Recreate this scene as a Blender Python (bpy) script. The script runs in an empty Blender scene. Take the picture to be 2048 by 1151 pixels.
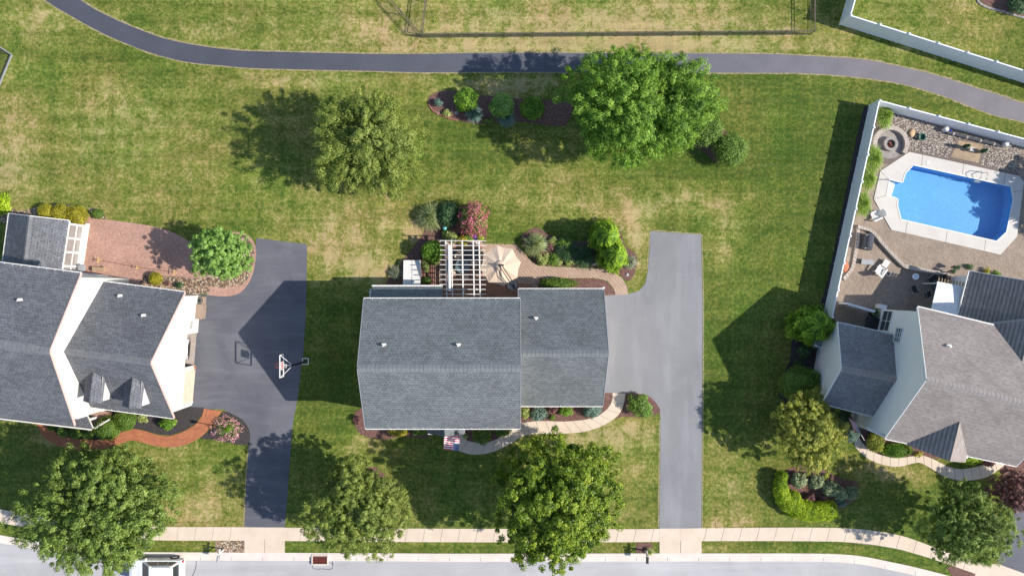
import bpy, bmesh, math, random
import numpy as np
from mathutils import Vector, Matrix
from mathutils.geometry import tessellate_polygon
random.seed(7)
RNG = np.random.default_rng(11)
scene = bpy.context.scene
R = math.radians
# ---------------------------------------------------------------- camera, world, sun, exposure
CAMH = 70.0
PPM = 23.5                       # photograph pixels per metre on the ground
CX, CY = 1024.0, 575.5
cam = bpy.data.cameras.new('camera'); cam_o = bpy.data.objects.new('camera', cam)
scene.collection.objects.link(cam_o)
cam.sensor_width = 36.0
cam.lens = 36.0 * CAMH / (2048 / PPM)
cam.clip_end = 6000; cam.clip_start = 0.5
cam_o.location = (0, 0, CAMH); cam_o.rotation_euler = (0, 0, 0)
scene.camera = cam_o
SUN = Vector((1.234, -0.213, 1.0)).normalized()
SUN_EL = math.asin(SUN.z); SUN_ROT = math.atan2(SUN.x, SUN.y)
world = bpy.data.worlds.new('World'); scene.world = world; world.use_nodes = True
wn = world.node_tree.nodes; wl = world.node_tree.links
bg = wn['Background']; sky = wn.new('ShaderNodeTexSky'); sky.sky_type = 'NISHITA'
sky.sun_disc = False; sky.sun_elevation = SUN_EL; sky.sun_rotation = SUN_ROT
sky.air_density = 1.0; sky.dust_density = 0.4; sky.ozone_density = 1.0
wl.new(sky.outputs[0], bg.inputs[0]); bg.inputs[1].default_value = 0.15
sl = bpy.data.lights.new('sun', 'SUN'); sl.energy = 5.0; sl.angle = R(0.5); sl.color = (1.0, 0.93, 0.83)
so = bpy.data.objects.new('sun', sl); scene.collection.objects.link(so)
so.rotation_euler = SUN.to_track_quat('Z', 'Y').to_euler(); so.location = (60, -10, 60)
vs = scene.view_settings
vs.view_transform = 'Standard'; vs.look = 'None'; vs.gamma = 1.0; vs.exposure = 0.36
scene.render.engine = 'CYCLES'

# ---------------------------------------------------------------- helpers
COL = scene.collection
def P(px, py, h=0.0):
    """point at height h that the photograph shows at pixel (px, py)"""
    k = (1 - h / CAMH) / PPM
    return Vector(((px - CX) * k, -(py - CY) * k, h))
def tag(o, label=None, cat=None, group=None, kind=None):
    if label: o['label'] = label
    if cat: o['category'] = cat
    if group: o['group'] = group
    if kind: o['kind'] = kind
    return o
def thing(name, label, cat, loc=(0, 0, 0), rz=0, group=None):
    o = bpy.data.objects.new(name, None); COL.objects.link(o)
    o.empty_display_size = 0.3
    o.location = loc; o.rotation_euler = (0, 0, rz)
    return tag(o, label, cat, group)
def link(name, me, mat, parent=None):
    o = bpy.data.objects.new(name, me); COL.objects.link(o)
    if mat is not None:
        for m in (mat if isinstance(mat, (list, tuple)) else [mat]): me.materials.append(m)
    if parent is not None: o.parent = parent
    return o
def copy_tree(o, parent=None):
    c = o.copy(); COL.objects.link(c); c.parent = parent
    for ch in list(o.children): copy_tree(ch, c)
    return c
class MB:
    """collects faces, then builds ONE mesh object"""
    def __init__(s, origin=(0, 0, 0)):
        s.v = []; s.f = []; s.uv = []; s.mi = []; s.o = Vector(origin)
    def face(s, pts, uv=None, mi=0):
        n = len(s.v)
        for p in pts: s.v.append(Vector(p) - s.o)
        s.f.append(tuple(range(n, n + len(pts)))); s.uv.append(uv); s.mi.append(mi)
    def prism(s, pts, z0, z1, mi=0, bottom=False):
        pts = [Vector((p[0], p[1], 0)) for p in pts]
        a = sum(pts[i].x * pts[(i+1) % len(pts)].y - pts[(i+1) % len(pts)].x * pts[i].y for i in range(len(pts)))
        if a < 0: pts = pts[::-1]
        n = len(pts)
        for t in tessellate_polygon([pts]):
            q = [pts[i] for i in t]
            if (q[1]-q[0]).cross(q[2]-q[0]).z < 0: q = q[::-1]
            s.face([(p.x, p.y, z1) for p in q], mi=mi)
        for i in range(n):
            a, b = pts[i], pts[(i+1) % n]
            s.face([(a.x, a.y, z0), (b.x, b.y, z0), (b.x, b.y, z1), (a.x, a.y, z1)], mi=mi)
    def box(s, c, size, rz=0, mi=0, M=None):
        hx, hy, hz = size[0]/2, size[1]/2, size[2]/2
        m = M if M is not None else Matrix.Rotation(rz, 3, 'Z')
        c = Vector(c)
        p = [c + m @ Vector((x*hx, y*hy, z*hz)) for x in (-1, 1) for y in (-1, 1) for z in (-1, 1)]
        for q in ((0,1,3,2),(4,6,7,5),(0,4,5,1),(2,3,7,6),(0,2,6,4),(1,5,7,3)): s.face([p[i] for i in q], mi=mi)
    def beam(s, a, b, w, h=None, mi=0):
        a = Vector(a); b = Vector(b); h = h or w; d = b - a; L = d.length
        z = d.normalized(); up = Vector((0,0,1)) if abs(z.z) < .98 else Vector((0,1,0))
        x = z.cross(up).normalized(); y = x.cross(z)
        m = Matrix((x, z, y)).transposed()
        s.box((a+b)/2, (w, L, h), M=m, mi=mi)
    def tube(s, pts, r, n=8, mi=0, caps=True):
        pts = [Vector(p) for p in pts]
        rs = r if isinstance(r, (list, tuple)) else [r]*len(pts)
        rings = []
        for i, p in enumerate(pts):
            d = (pts[min(i+1, len(pts)-1)] - pts[max(i-1, 0)]).normalized()
            up = Vector((0,0,1)) if abs(d.z) < .95 else Vector((0,1,0))
            x = d.cross(up).normalized(); y = x.cross(d)
            rings.append([p + (x*math.cos(2*math.pi*k/n) + y*math.sin(2*math.pi*k/n))*rs[i] for k in range(n)])
        for i in range(len(rings)-1):
            for k in range(n):
                s.face([rings[i][k], rings[i][(k+1)%n], rings[i+1][(k+1)%n], rings[i+1][k]], mi=mi)
        if caps: s.face(rings[0][::-1], mi=mi); s.face(rings[-1], mi=mi)
    def lathe(s, c, prof, n=24, mi=0):
        c = Vector(c); rings = [[c + Vector((r*math.cos(2*math.pi*k/n), r*math.sin(2*math.pi*k/n), z)) for k in range(n)] for r, z in prof]
        for i in range(len(rings)-1):
            for k in range(n):
                s.face([rings[i][k], rings[i][(k+1)%n], rings[i+1][(k+1)%n], rings[i+1][k]], mi=mi)
        s.face(rings[-1], mi=mi)
    def ring(s, c, r, t, n=24, mi=0, axis='Z', half=1.0):
        c = Vector(c); pts = []
        for k in range(n+1):
            a = 2*math.pi*half*k/n
            q = Vector((r*math.cos(a), r*math.sin(a), 0)) if axis == 'Z' else Vector((r*math.cos(a), 0, r*math.sin(a)))
            pts.append(c+q)
        s.tube(pts, t, 6, mi=mi, caps=half < 1)
    def build(s, name, mat, parent=None, smooth=False, bevel=0, weld=False):
        me = bpy.data.meshes.new(name)
        me.from_pydata([tuple(v) for v in s.v], [], s.f)
        if any(u is not None for u in s.uv):
            l = me.uv_layers.new(name='UVMap'); k = 0
            for u, f in zip(s.uv, s.f):
                for j in range(len(f)):
                    l.data[k].uv = u[j] if u is not None else (0, 0); k += 1
        for p, m in zip(me.polygons, s.mi): p.material_index = m
        if bevel or weld or smooth:
            bm = bmesh.new(); bm.from_mesh(me); bmesh.ops.remove_doubles(bm, verts=bm.verts, dist=1e-4)
            bmesh.ops.recalc_face_normals(bm, faces=bm.faces)
            bm.to_mesh(me); bm.free()
        if smooth:
            for p in me.polygons: p.use_smooth = True
        o = link(name, me, mat, parent)
        if bevel:
            b = o.modifiers.new('bevel', 'BEVEL'); b.width = bevel; b.segments = 2; b.limit_method = 'ANGLE'; b.angle_limit = R(25)
        return o
def smooth_line(pts, n=6, closed=False):
    pts = [Vector((p[0], p[1])) for p in pts]; out = []; N = len(pts)
    rng = range(N if closed else N-1)
    for i in rng:
        if closed: p0, p1, p2, p3 = pts[i-1], pts[i], pts[(i+1)%N], pts[(i+2)%N]
        else: p0, p1, p2, p3 = pts[max(i-1,0)], pts[i], pts[i+1], pts[min(i+2,N-1)]
        for k in range(n):
            t = k/n
            out.append(0.5*((2*p1)+(p2-p0)*t+(2*p0-5*p1+4*p2-p3)*t*t+(3*p1-p0-3*p2+p3)*t**3))
    if not closed: out.append(pts[-1])
    return out
def resample(pts, n):
    d = [0]
    for a, b in zip(pts, pts[1:]): d.append(d[-1]+(b-a).length)
    out = []; j = 0
    for i in range(n+1):
        t = d[-1]*i/n
        while j < len(pts)-2 and d[j+1] < t: j += 1
        f = 0 if d[j+1] == d[j] else (t-d[j])/(d[j+1]-d[j])
        out.append(pts[j].lerp(pts[j+1], min(max(f,0),1)))
    return out
def G2(p): v = P(p[0], p[1]); return Vector((v.x, v.y))
def flat(name, px, z, mat, holes=(), smooth=0, kind='structure', label=None, cat=None, thick=0.05, parent=None, group=None, world=False):
    """a level sheet (with thickness) outlined by photograph pixels"""
    outs = []
    for poly in [px]+list(holes):
        q = [Vector((p[0], p[1])) for p in poly]
        if smooth and poly is px: q = smooth_line(q, smooth, True)
        if not world: q = [G2(p) for p in q]
        outs.append([Vector((p.x, p.y, 0)) for p in q])
    flatpts = [p for q in outs for p in q]
    m = MB()
    for t in tessellate_polygon(outs):
        q = [flatpts[i] for i in t]
        if (q[1]-q[0]).cross(q[2]-q[0]).z < 0: q = q[::-1]
        m.face([(p.x, p.y, z) for p in q])
    for q in outs:
        for i in range(len(q)):
            a, b = q[i], q[(i+1)%len(q)]
            m.face([(a.x,a.y,z-thick),(b.x,b.y,z-thick),(b.x,b.y,z),(a.x,a.y,z)])
    o = m.build(name, mat, parent)
    return tag(o, label, cat, group, None if (cat or parent) else kind)
def ribbon(name, A, B, n, z, mat, gap=0.03, thick=0.06, sm=6, kind='structure', uvm=False, label=None, cat=None):
    """slabs between two edge lines given in photograph pixels"""
    a = resample([G2(p) for p in smooth_line(A, sm)], n*3); b = resample([G2(p) for p in smooth_line(B, sm)], n*3)
    m = MB(); L = 0
    for i in range(n*3):
        a0, a1, b0, b1 = a[i], a[i+1], b[i], b[i+1]
        if gap and i % 3 == 2:
            l = max((a1-a0).length, (b1-b0).length, .01); g = min(gap/l, .5)
            a1 = a0.lerp(a1, 1-g); b1 = b0.lerp(b1, 1-g)
        w = (b0-a0).length; l = ((a1-a0).length+(b1-b0).length)/2
        t = [(a0.x,a0.y,z),(a1.x,a1.y,z),(b1.x,b1.y,z),(b0.x,b0.y,z)]
        m.face(t[::-1] if Vector((a1.x-a0.x,a1.y-a0.y,0)).cross(Vector((b0.x-a0.x,b0.y-a0.y,0))).z < 0 else t,
               uv=None if not uvm else ([(L,w),(L+l,w),(L+l,0),(L,0)][::-1] if Vector((a1.x-a0.x,a1.y-a0.y,0)).cross(Vector((b0.x-a0.x,b0.y-a0.y,0))).z < 0 else [(L,0),(L+l,0),(L+l,w),(L,w)]))
        for (p, q) in ((a0,a1),(b1,b0)):
            m.face([(p.x,p.y,z-thick),(q.x,q.y,z-thick),(q.x,q.y,z),(p.x,p.y,z)], uv=[(0,0)]*4 if uvm else None)
        if gap and i % 3 == 2 or i == n*3-1:
            m.face([(a1.x,a1.y,z-thick),(b1.x,b1.y,z-thick),(b1.x,b1.y,z),(a1.x,a1.y,z)], uv=[(0,0)]*4 if uvm else None)
        L += l
    o = m.build(name, mat); return tag(o, label, cat, None, None if cat else kind)

# ---------------------------------------------------------------- materials
def newmat(name):
    m = bpy.data.materials.new(name); m.use_nodes = True
    return m, m.node_tree.nodes, m.node_tree.links, m.node_tree.nodes['Principled BSDF']
def ramp(N, stops):
    r = N.new('ShaderNodeValToRGB'); e = r.color_ramp.elements
    while len(e) < len(stops): e.new(0.5)
    for i, (p, c) in enumerate(stops): e[i].position = p; e[i].color = (*c, 1)
    return r
def noise(N, L, scale, detail=6, vec=None, rough=.6, dist=0):
    n = N.new('ShaderNodeTexNoise'); n.inputs['Scale'].default_value = scale; n.inputs['Detail'].default_value = detail
    n.inputs['Roughness'].default_value = rough; n.inputs['Distortion'].default_value = dist
    if vec is not None: L.new(vec, n.inputs['Vector'])
    return n
def mathn(N, L, op, a, b=None, clamp=False):
    n = N.new('ShaderNodeMath'); n.operation = op; n.use_clamp = clamp
    for i, x in enumerate((a, b)):
        if x is None: continue
        if isinstance(x, (int, float)): n.inputs[i].default_value = x
        else: L.new(x, n.inputs[i])
    return n.outputs[0]
def mixc(N, L, fac, a, b, mode='MIX'):
    n = N.new('ShaderNodeMix'); n.data_type = 'RGBA'; n.blend_type = mode
    for i, x in ((0, fac), (6, a), (7, b)):
        if isinstance(x, (int, float)): n.inputs[i].default_value = x
        elif isinstance(x, tuple): n.inputs[i].default_value = (*x, 1)
        else: L.new(x, n.inputs[i])
    return n.outputs[2]
def mapped(N, L, scale=(1,1,1), rot=0, coord='Object'):
    tc = N.new('ShaderNodeTexCoord'); mp = N.new('ShaderNodeMapping')
    mp.inputs['Scale'].default_value = scale; mp.inputs['Rotation'].default_value = (0, 0, rot)
    L.new(tc.outputs[coord], mp.inputs['Vector']); return mp.outputs[0]
def bumpn(N, L, h, bsdf, strength=.5, dist=.02):
    b = N.new('ShaderNodeBump'); b.inputs['Strength'].default_value = strength; b.inputs['Distance'].default_value = dist
    L.new(h, b.inputs['Height']); L.new(b.outputs[0], bsdf.inputs['Normal'])
def pmat(name, stops, scale=3, rough=.8, fine=0, fscale=40, bump=0, bdist=.01, metallic=0, spec=.4, stretch=(1,1,1)):
    """noise-varied surface: stops is a ramp of (position, colour)"""
    m, N, L, b = newmat(name)
    v = mapped(N, L, stretch)
    if isinstance(stops[0], (int, float)): stops = [(.3, tuple(c*.88 for c in stops)), (.7, tuple(min(c*1.1, 1) for c in stops))]
    n = noise(N, L, scale, 7, v); r = ramp(N, stops); L.new(n.outputs[0], r.inputs[0]); col = r.outputs[0]
    if fine:
        f = noise(N, L, fscale, 3, v); fr = ramp(N, [(.3, (1-fine,)*3), (.7, (1+0*fine,)*3)]); L.new(f.outputs[0], fr.inputs[0])
        col = mixc(N, L, 1.0, col, fr.outputs[0], 'MULTIPLY')
        if bump: bumpn(N, L, f.outputs[0], b, bump, bdist)
    L.new(col, b.inputs['Base Color'])
    b.inputs['Roughness'].default_value = rough; b.inputs['Metallic'].default_value = metallic
    b.inputs['Specular IOR Level'].default_value = spec
    return m
def brickmat(name, c1, c2, mortar, w, h, gap=.01, rot=0, rough=.85, coord='Object', bump=.3, vary=.25, offset=.5, light=None):
    m, N, L, b = newmat(name)
    v = mapped(N, L, (1,1,1), rot, coord)
    t = N.new('ShaderNodeTexBrick'); L.new(v, t.inputs['Vector'])
    t.inputs['Scale'].default_value = 1; t.inputs['Brick Width'].default_value = w; t.inputs['Row Height'].default_value = h
    t.inputs['Mortar Size'].default_value = gap; t.inputs['Mortar Smooth'].default_value = .2; t.offset = offset
    t.inputs['Color1'].default_value = (*c1, 1); t.inputs['Color2'].default_value = (*c2, 1); t.inputs['Mortar'].default_value = (*mortar, 1)
    n = noise(N, L, .5, 6, v); r = ramp(N, [(.3, (1-vary,)*3), (.7, (1,)*3)]); L.new(n.outputs[0], r.inputs[0])
    col = mixc(N, L, 1.0, t.outputs[0], r.outputs[0], 'MULTIPLY')
    n2 = noise(N, L, 14, 3, v); r2 = ramp(N, [(.3, (.72,)*3), (.65, (1,)*3)]); L.new(n2.outputs[0], r2.inputs[0])
    col = mixc(N, L, 1.0, col, r2.outputs[0], 'MULTIPLY')
    if light:
        n3 = noise(N, L, 6, 2, v); r3 = ramp(N, [(.55, (0,)*3), (.7, (.7,)*3)]); L.new(n3.outputs[0], r3.inputs[0])
        col = mixc(N, L, r3.outputs[0], col, light)
    L.new(col, b.inputs['Base Color'])
    b.inputs['Roughness'].default_value = rough; b.inputs['Specular IOR Level'].default_value = .3
    h = mathn(N, L, 'SUBTRACT', 1.0, t.outputs[1]); bumpn(N, L, h, b, bump, .012)
    return m
def roofmat(name, dark, mid, light, row=.2, wid=.3, bump=.5, tabw=.26, tabh=.22, tabk=.6, shade_stripe=0):
    m, N, L, b = newmat(name)
    v = mapped(N, L, (1,1,1), 0, 'UV')
    sep = N.new('ShaderNodeSeparateXYZ'); L.new(v, sep.inputs[0])
    t = N.new('ShaderNodeTexBrick'); L.new(v, t.inputs['Vector'])
    t.inputs['Scale'].default_value = 1; t.inputs['Brick Width'].default_value = wid; t.inputs['Row Height'].default_value = row
    t.inputs['Mortar Size'].default_value = .003; t.offset = .37; t.offset_frequency = 3
    t.inputs['Color1'].default_value = (*dark, 1); t.inputs['Color2'].default_value = (*light, 1); t.inputs['Mortar'].default_value = (*dark, 1)
    n = noise(N, L, 9, 4, v, .7); r = ramp(N, [(.3, dark), (.5, mid), (.72, light)]); L.new(n.outputs[0], r.inputs[0])
    col = mixc(N, L, .6, t.outputs[0], r.outputs[0])
    # staggered dark tabs of each course
    rv = mathn(N, L, 'DIVIDE', sep.outputs[1], tabh); fr = mathn(N, L, 'FRACT', rv); rw = mathn(N, L, 'FLOOR', rv)
    jit = noise(N, L, 1.3, 2, v); ju = mathn(N, L, 'ADD', mathn(N, L, 'DIVIDE', sep.outputs[0], tabw), mathn(N, L, 'ADD', mathn(N, L, 'MULTIPLY', rw, .5), mathn(N, L, 'MULTIPLY', jit.outputs[0], 1.5)))
    tab = mathn(N, L, 'LESS_THAN', mathn(N, L, 'FRACT', ju), .55); edge = mathn(N, L, 'LESS_THAN', fr, .45)
    n4 = noise(N, L, 3.5, 3, v, .7); keep = ramp(N, [(.36, (.15,)*3), (.6, (1,)*3)]); L.new(n4.outputs[0], keep.inputs[0])
    k = mathn(N, L, 'MULTIPLY', mathn(N, L, 'MULTIPLY', edge, tab), mathn(N, L, 'MULTIPLY', keep.outputs[0], tabk))
    col = mixc(N, L, k, col, tuple(c*.45 for c in dark))
    if shade_stripe:  # painted dark rows: shade of grazing sun under the shingle butts
        st = mathn(N, L, 'MULTIPLY', mathn(N, L, 'LESS_THAN', mathn(N, L, 'FRACT', mathn(N, L, 'DIVIDE', sep.outputs[1], .30)), .5), shade_stripe)
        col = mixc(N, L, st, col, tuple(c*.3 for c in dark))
    n2 = noise(N, L, .45, 5, v); r2 = ramp(N, [(.3, (.8,)*3), (.7, (1.08,)*3)]); L.new(n2.outputs[0], r2.inputs[0])
    col = mixc(N, L, 1.0, col, r2.outputs[0], 'MULTIPLY')
    L.new(col, b.inputs['Base Color']); b.inputs['Roughness'].default_value = .9; b.inputs['Specular IOR Level'].default_value = .25
    bumpn(N, L, fr, b, bump, .03)
    return m
def gravelmat(name, cols, scale=9, rough=.8, bump=.9):
    m, N, L, b = newmat(name)
    v = mapped(N, L)
    t = N.new('ShaderNodeTexVoronoi'); t.inputs['Scale'].default_value = scale; L.new(v, t.inputs['Vector'])
    sep = N.new('ShaderNodeSeparateXYZ'); L.new(t.outputs['Color'], sep.inputs[0])
    r = ramp(N, [(i/(len(cols)-1), c) for i, c in enumerate(cols)]); L.new(sep.outputs[0], r.inputs[0])
    e = ramp(N, [(.25, (1,)*3), (.62, (.3,)*3)]); L.new(t.outputs['Distance'], e.inputs[0])
    col = mixc(N, L, 1.0, r.outputs[0], e.outputs[0], 'MULTIPLY')
    L.new(col, b.inputs['Base Color']); b.inputs['Roughness'].default_value = rough
    bumpn(N, L, mathn(N, L, 'SUBTRACT', 1.0, t.outputs['Distance']), b, bump, .05)
    return m
def leafmat(name, dark, mid, light, transl=.28, rough=.5):
    m, N, L, b = newmat(name)
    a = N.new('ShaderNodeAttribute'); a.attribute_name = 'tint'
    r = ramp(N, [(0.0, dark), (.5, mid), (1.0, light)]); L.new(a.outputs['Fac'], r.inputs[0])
    L.new(r.outputs[0], b.inputs['Base Color']); b.inputs['Roughness'].default_value = rough
    b.inputs['Specular IOR Level'].default_value = .35
    tr = N.new('ShaderNodeBsdfTranslucent')
    tc = mixc(N, L, 1.0, r.outputs[0], (1.0, 1.0, .55), 'MULTIPLY'); L.new(tc, tr.inputs[0])
    mx = N.new('ShaderNodeMixShader'); mx.inputs[0].default_value = transl
    out = N['Material Output']; L.new(b.outputs[0], mx.inputs[1]); L.new(tr.outputs[0], mx.inputs[2]); L.new(mx.outputs[0], out.inputs[0])
    return m
def asphaltmat(name, dark, light, big=.25, streak=None):
    m, N, L, b = newmat(name)
    v = mapped(N, L); n = noise(N, L, big, 8, v, .6, .6); r = ramp(N, [(.34, dark), (.66, light)]); L.new(n.outputs[0], r.inputs[0])
    f = noise(N, L, 45, 2, v); fr = ramp(N, [(.3, (.8,)*3), (.7, (1.12,)*3)]); L.new(f.outputs[0], fr.inputs[0])
    col = mixc(N, L, 1.0, r.outputs[0], fr.outputs[0], 'MULTIPLY')
    if streak:
        s = noise(N, L, 1, 5, mapped(N, L, streak)); sr = ramp(N, [(.48, (0,)*3), (.8, (.4,)*3)]); L.new(s.outputs[0], sr.inputs[0])
        col = mixc(N, L, sr.outputs[0], col, tuple(min(1, c*1.5) for c in light))
    L.new(col, b.inputs['Base Color']); b.inputs['Roughness'].default_value = .85; b.inputs['Specular IOR Level'].default_value = .35
    bumpn(N, L, f.outputs[0], b, .3, .004)
    return m
def grassmat(name, attr=True, dry=.3):
    m, N, L, b = newmat(name)
    v = mapped(N, L)
    n1 = noise(N, L, 3.6, 7, v, .85); n2 = noise(N, L, .8, 6, v, .7, .5); n3 = noise(N, L, .12, 5, v, .7); n4 = noise(N, L, 11, 4, v, .9)
    # mowing lines, both ways
    s1 = noise(N, L, 1, 3, mapped(N, L, (.06, 1.3, 1))); s2 = noise(N, L, 1, 3, mapped(N, L, (1.6, .07, 1)))
    if attr:
        a = N.new('ShaderNodeAttribute'); a.attribute_name = 'dry'; base = a.outputs['Fac']
    else: base = dry
    pr = ramp(N, [(.34, (.55,)*3), (.64, (1.3,)*3)]); L.new(n2.outputs[0], pr.inputs[0]); base = mathn(N, L, 'MULTIPLY', base, pr.outputs[0])
    d = mathn(N, L, 'ADD', base, mathn(N, L, 'MULTIPLY', mathn(N, L, 'SUBTRACT', n2.outputs[0], .5), .45))
    d = mathn(N, L, 'ADD', d, mathn(N, L, 'MULTIPLY', mathn(N, L, 'SUBTRACT', n1.outputs[0], .5), 3.1))
    d = mathn(N, L, 'ADD', d, mathn(N, L, 'MULTIPLY', mathn(N, L, 'SUBTRACT', s1.outputs[0], .5), .22))
    d = mathn(N, L, 'ADD', d, mathn(N, L, 'MULTIPLY', mathn(N, L, 'SUBTRACT', n3.outputs[0], .5), .5))
    r = ramp(N, [(.0, GR[0]), (.27, GR[1]), (.52, GR[2]), (.88, GR[3])]); L.new(d, r.inputs[0]); col = r.outputs[0]
    for n, lo, hi in ((n4, .5, 1.35), (s2, .86, 1.08), (s1, .84, 1.10)):
        q = ramp(N, [(.3, (lo,)*3), (.7, (hi,)*3)]); L.new(n.outputs[0], q.inputs[0])
        col = mixc(N, L, 1.0, col, q.outputs[0], 'MULTIPLY')
    hv = ramp(N, [(.35, (.86,1.03,.8)), (.65, (1.12,1.0,1.0))]); L.new(n3.outputs[0], hv.inputs[0]); col = mixc(N, L, 1.0, col, hv.outputs[0], 'MULTIPLY')
    for sc in ((1.25, .018, 1), (.02, .9, 1)):
        q = noise(N, L, 1, 4, mapped(N, L, sc)); qr = ramp(N, [(.49, (0,)*3), (.505, (.13,)*3), (.52, (0,)*3)]); L.new(q.outputs[0], qr.inputs[0])
        col = mixc(N, L, mathn(N, L, 'MULTIPLY', qr.outputs[0], n2.outputs[0]), col, (.45,.42,.2))
    L.new(col, b.inputs['Base Color']); b.inputs['Roughness'].default_value = .9; b.inputs['Specular IOR Level'].default_value = .15
    h = mathn(N, L, 'ADD', n4.outputs[0], mathn(N, L, 'MULTIPLY', n1.outputs[0], .6)); bumpn(N, L, h, b, .9, .05)
    return m
GR = [(.062,.108,.018), (.14,.172,.03), (.235,.235,.062), (.46,.36,.195)]
M = {}
M['lawn'] = grassmat('lawn_grass'); M['farlawn'] = grassmat('far_grass', False, .35)
M['road'] = asphaltmat('road_asphalt', (.37,.36,.372), (.44,.43,.44), .3, (.05, .8, 1))
M['drive_dark'] = asphaltmat('sealed_driveway', (.092,.094,.115), (.14,.142,.162), .22, (.3, 1.6, 1))
M['drive_light'] = asphaltmat('weathered_driveway', (.205,.206,.218), (.25,.25,.262), .2, (.8, .12, 1))
M['path'] = None
def pathmat():
    m, N, L, b = newmat('path_asphalt')
    v = mapped(N, L); sep = N.new('ShaderNodeSeparateXYZ'); L.new(v, sep.inputs[0])
    mr = N.new('ShaderNodeMapRange'); mr.inputs[1].default_value = -20; mr.inputs[2].default_value = 35; L.new(sep.outputs[0], mr.inputs[0])
    r = ramp(N, [(0, (.062,.067,.088)), (.55, (.11,.114,.14)), (1, (.19,.175,.19))]); L.new(mr.outputs[0], r.inputs[0])
    n = noise(N, L, .5, 7, v); q = ramp(N, [(.3, (.88,)*3), (.7, (1.1,)*3)]); L.new(n.outputs[0], q.inputs[0])
    f = noise(N, L, 40, 2, v); fq = ramp(N, [(.3, (.85,)*3), (.7, (1.1,)*3)]); L.new(f.outputs[0], fq.inputs[0])
    col = mixc(N, L, 1.0, mixc(N, L, 1.0, r.outputs[0], q.outputs[0], 'MULTIPLY'), fq.outputs[0], 'MULTIPLY')
    sc = noise(N, L, 2.2, 8, v, .8); sq = ramp(N, [(.63, (0,)*3), (.70, (.35,)*3)]); L.new(sc.outputs[0], sq.inputs[0]); col = mixc(N, L, sq.outputs[0], col, (.36,.34,.36))
    L.new(col, b.inputs['Base Color']); b.inputs['Roughness'].default_value = .88; bumpn(N, L, f.outputs[0], b, .3, .004)
    return m
M['path'] = pathmat()
M['concrete'] = pmat('pavement_concrete', [(.3,(.62,.50,.39)),(.7,(.72,.60,.48))], .8, .85, .14, 22, .2, .004)
M['concrete_white'] = pmat('pool_deck_concrete', [(.3,(.54,.505,.46)),(.7,(.62,.585,.54))], .6, .8, .08, 20, .1, .003)
M['concrete_grey'] = pmat('joint_concrete', (.25,.20,.17), 2, .9)
M['curb'] = pmat('curb_concrete', [(.3,(.62,.54,.48)),(.7,(.74,.66,.60))], .7, .85, .1, 20, .2, .004)
M['mulch'] = pmat('mulch', [(.3,(.12,.06,.05)),(.5,(.2,.105,.085)),(.7,(.31,.18,.15))], 7, .95, .45, 25, .9, .04)
M['mulch_dark'] = pmat('dark_mulch', [(.3,(.035,.028,.03)),(.7,(.10,.085,.085))], 7, .95, .45, 25, .9, .04)
M['soil'] = pmat('soil', (.16,.10,.07), 4, .95, .4, 20, .6, .03)
M['brick_pink'] = brickmat('patio_brick', (.60,.34,.26), (.46,.26,.21), (.42,.29,.23), .22, .12, .014, R(-6), light=(.6,.36,.27))
M['brick_red'] = brickmat('red_walk_brick', (.62,.22,.10), (.45,.14,.07), (.36,.19,.12), .30, .125, .014, 0, coord='UV')
M['paver_tan'] = brickmat('tan_paver', (.58,.43,.32), (.50,.36,.27), (.33,.21,.16), .24, .24, .022, R(45), vary=.15)
M['paver_house'] = brickmat('orange_paver', (.56,.32,.20), (.42,.22,.14), (.24,.13,.09), .22, .16, .018, R(45))
M['paver_pool'] = brickmat('pool_paver', (.45,.36,.28), (.34,.27,.215), (.26,.2,.16), .22, .13, .013, R(76))
M['paver_sand'] = brickmat('sand_paver', (.52,.40,.27), (.44,.33,.22), (.3,.22,.15), .3, .14, .01, R(76))
M['paver_dark'] = brickmat('dark_paver', (.29,.23,.19), (.22,.17,.15), (.14,.11,.1), .18, .1, .012, R(-14))
M['stone_grey'] = pmat('grey_stone', [(.3,(.27,.24,.22)),(.7,(.42,.38,.35))], 4, .9, .3, 18, .5, .02)
M['stone_cap'] = pmat('cap_stone', [(.3,(.40,.34,.29)),(.7,(.58,.50,.44))], 3, .9, .25, 15, .4, .01)
M['stone_tan'] = pmat('tan_stone', [(.3,(.5,.33,.17)),(.7,(.65,.46,.28))], 3, .9, .2, 15, .4, .01)
M['flagstone'] = pmat('red_flagstone', [(.3,(.22,.09,.07)),(.7,(.42,.19,.14))], 2.5, .8, .3, 14, .4, .01)
M['pebble_tan'] = gravelmat('tan_river_stone', [(.22,.13,.08),(.5,.34,.21),(.33,.2,.13),(.72,.56,.40),(.42,.36,.3)], 6.5)
M['pebble_grey'] = gravelmat('grey_white_gravel', [(.22,.17,.14),(.42,.34,.29),(.30,.24,.2),(.6,.53,.46),(.36,.3,.25)], 8)
M['roof_main'] = roofmat('slate_blue_shingle', (.105,.117,.124), (.165,.18,.19), (.235,.255,.265), tabk=.62)
M['roof_left'] = roofmat('charcoal_shingle', (.085,.088,.10), (.14,.145,.165), (.22,.23,.255))
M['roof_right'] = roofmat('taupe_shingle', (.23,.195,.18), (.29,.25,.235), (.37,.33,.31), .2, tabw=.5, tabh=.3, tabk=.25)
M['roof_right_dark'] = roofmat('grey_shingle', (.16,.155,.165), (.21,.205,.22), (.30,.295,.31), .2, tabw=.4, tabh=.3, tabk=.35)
M['roof_shade_striped'] = roofmat('shade_striped_shingle', (.22,.2,.19), (.30,.275,.265), (.38,.355,.34), .2, tabk=.2, shade_stripe=.45)  # taupe shingle with grazing-sun shade painted in as stripes
M['cap_main'] = pmat('ridge_shingle', [(.3,(.165,.18,.19)),(.7,(.215,.232,.243))], 2, .9, .2, 12)
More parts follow.
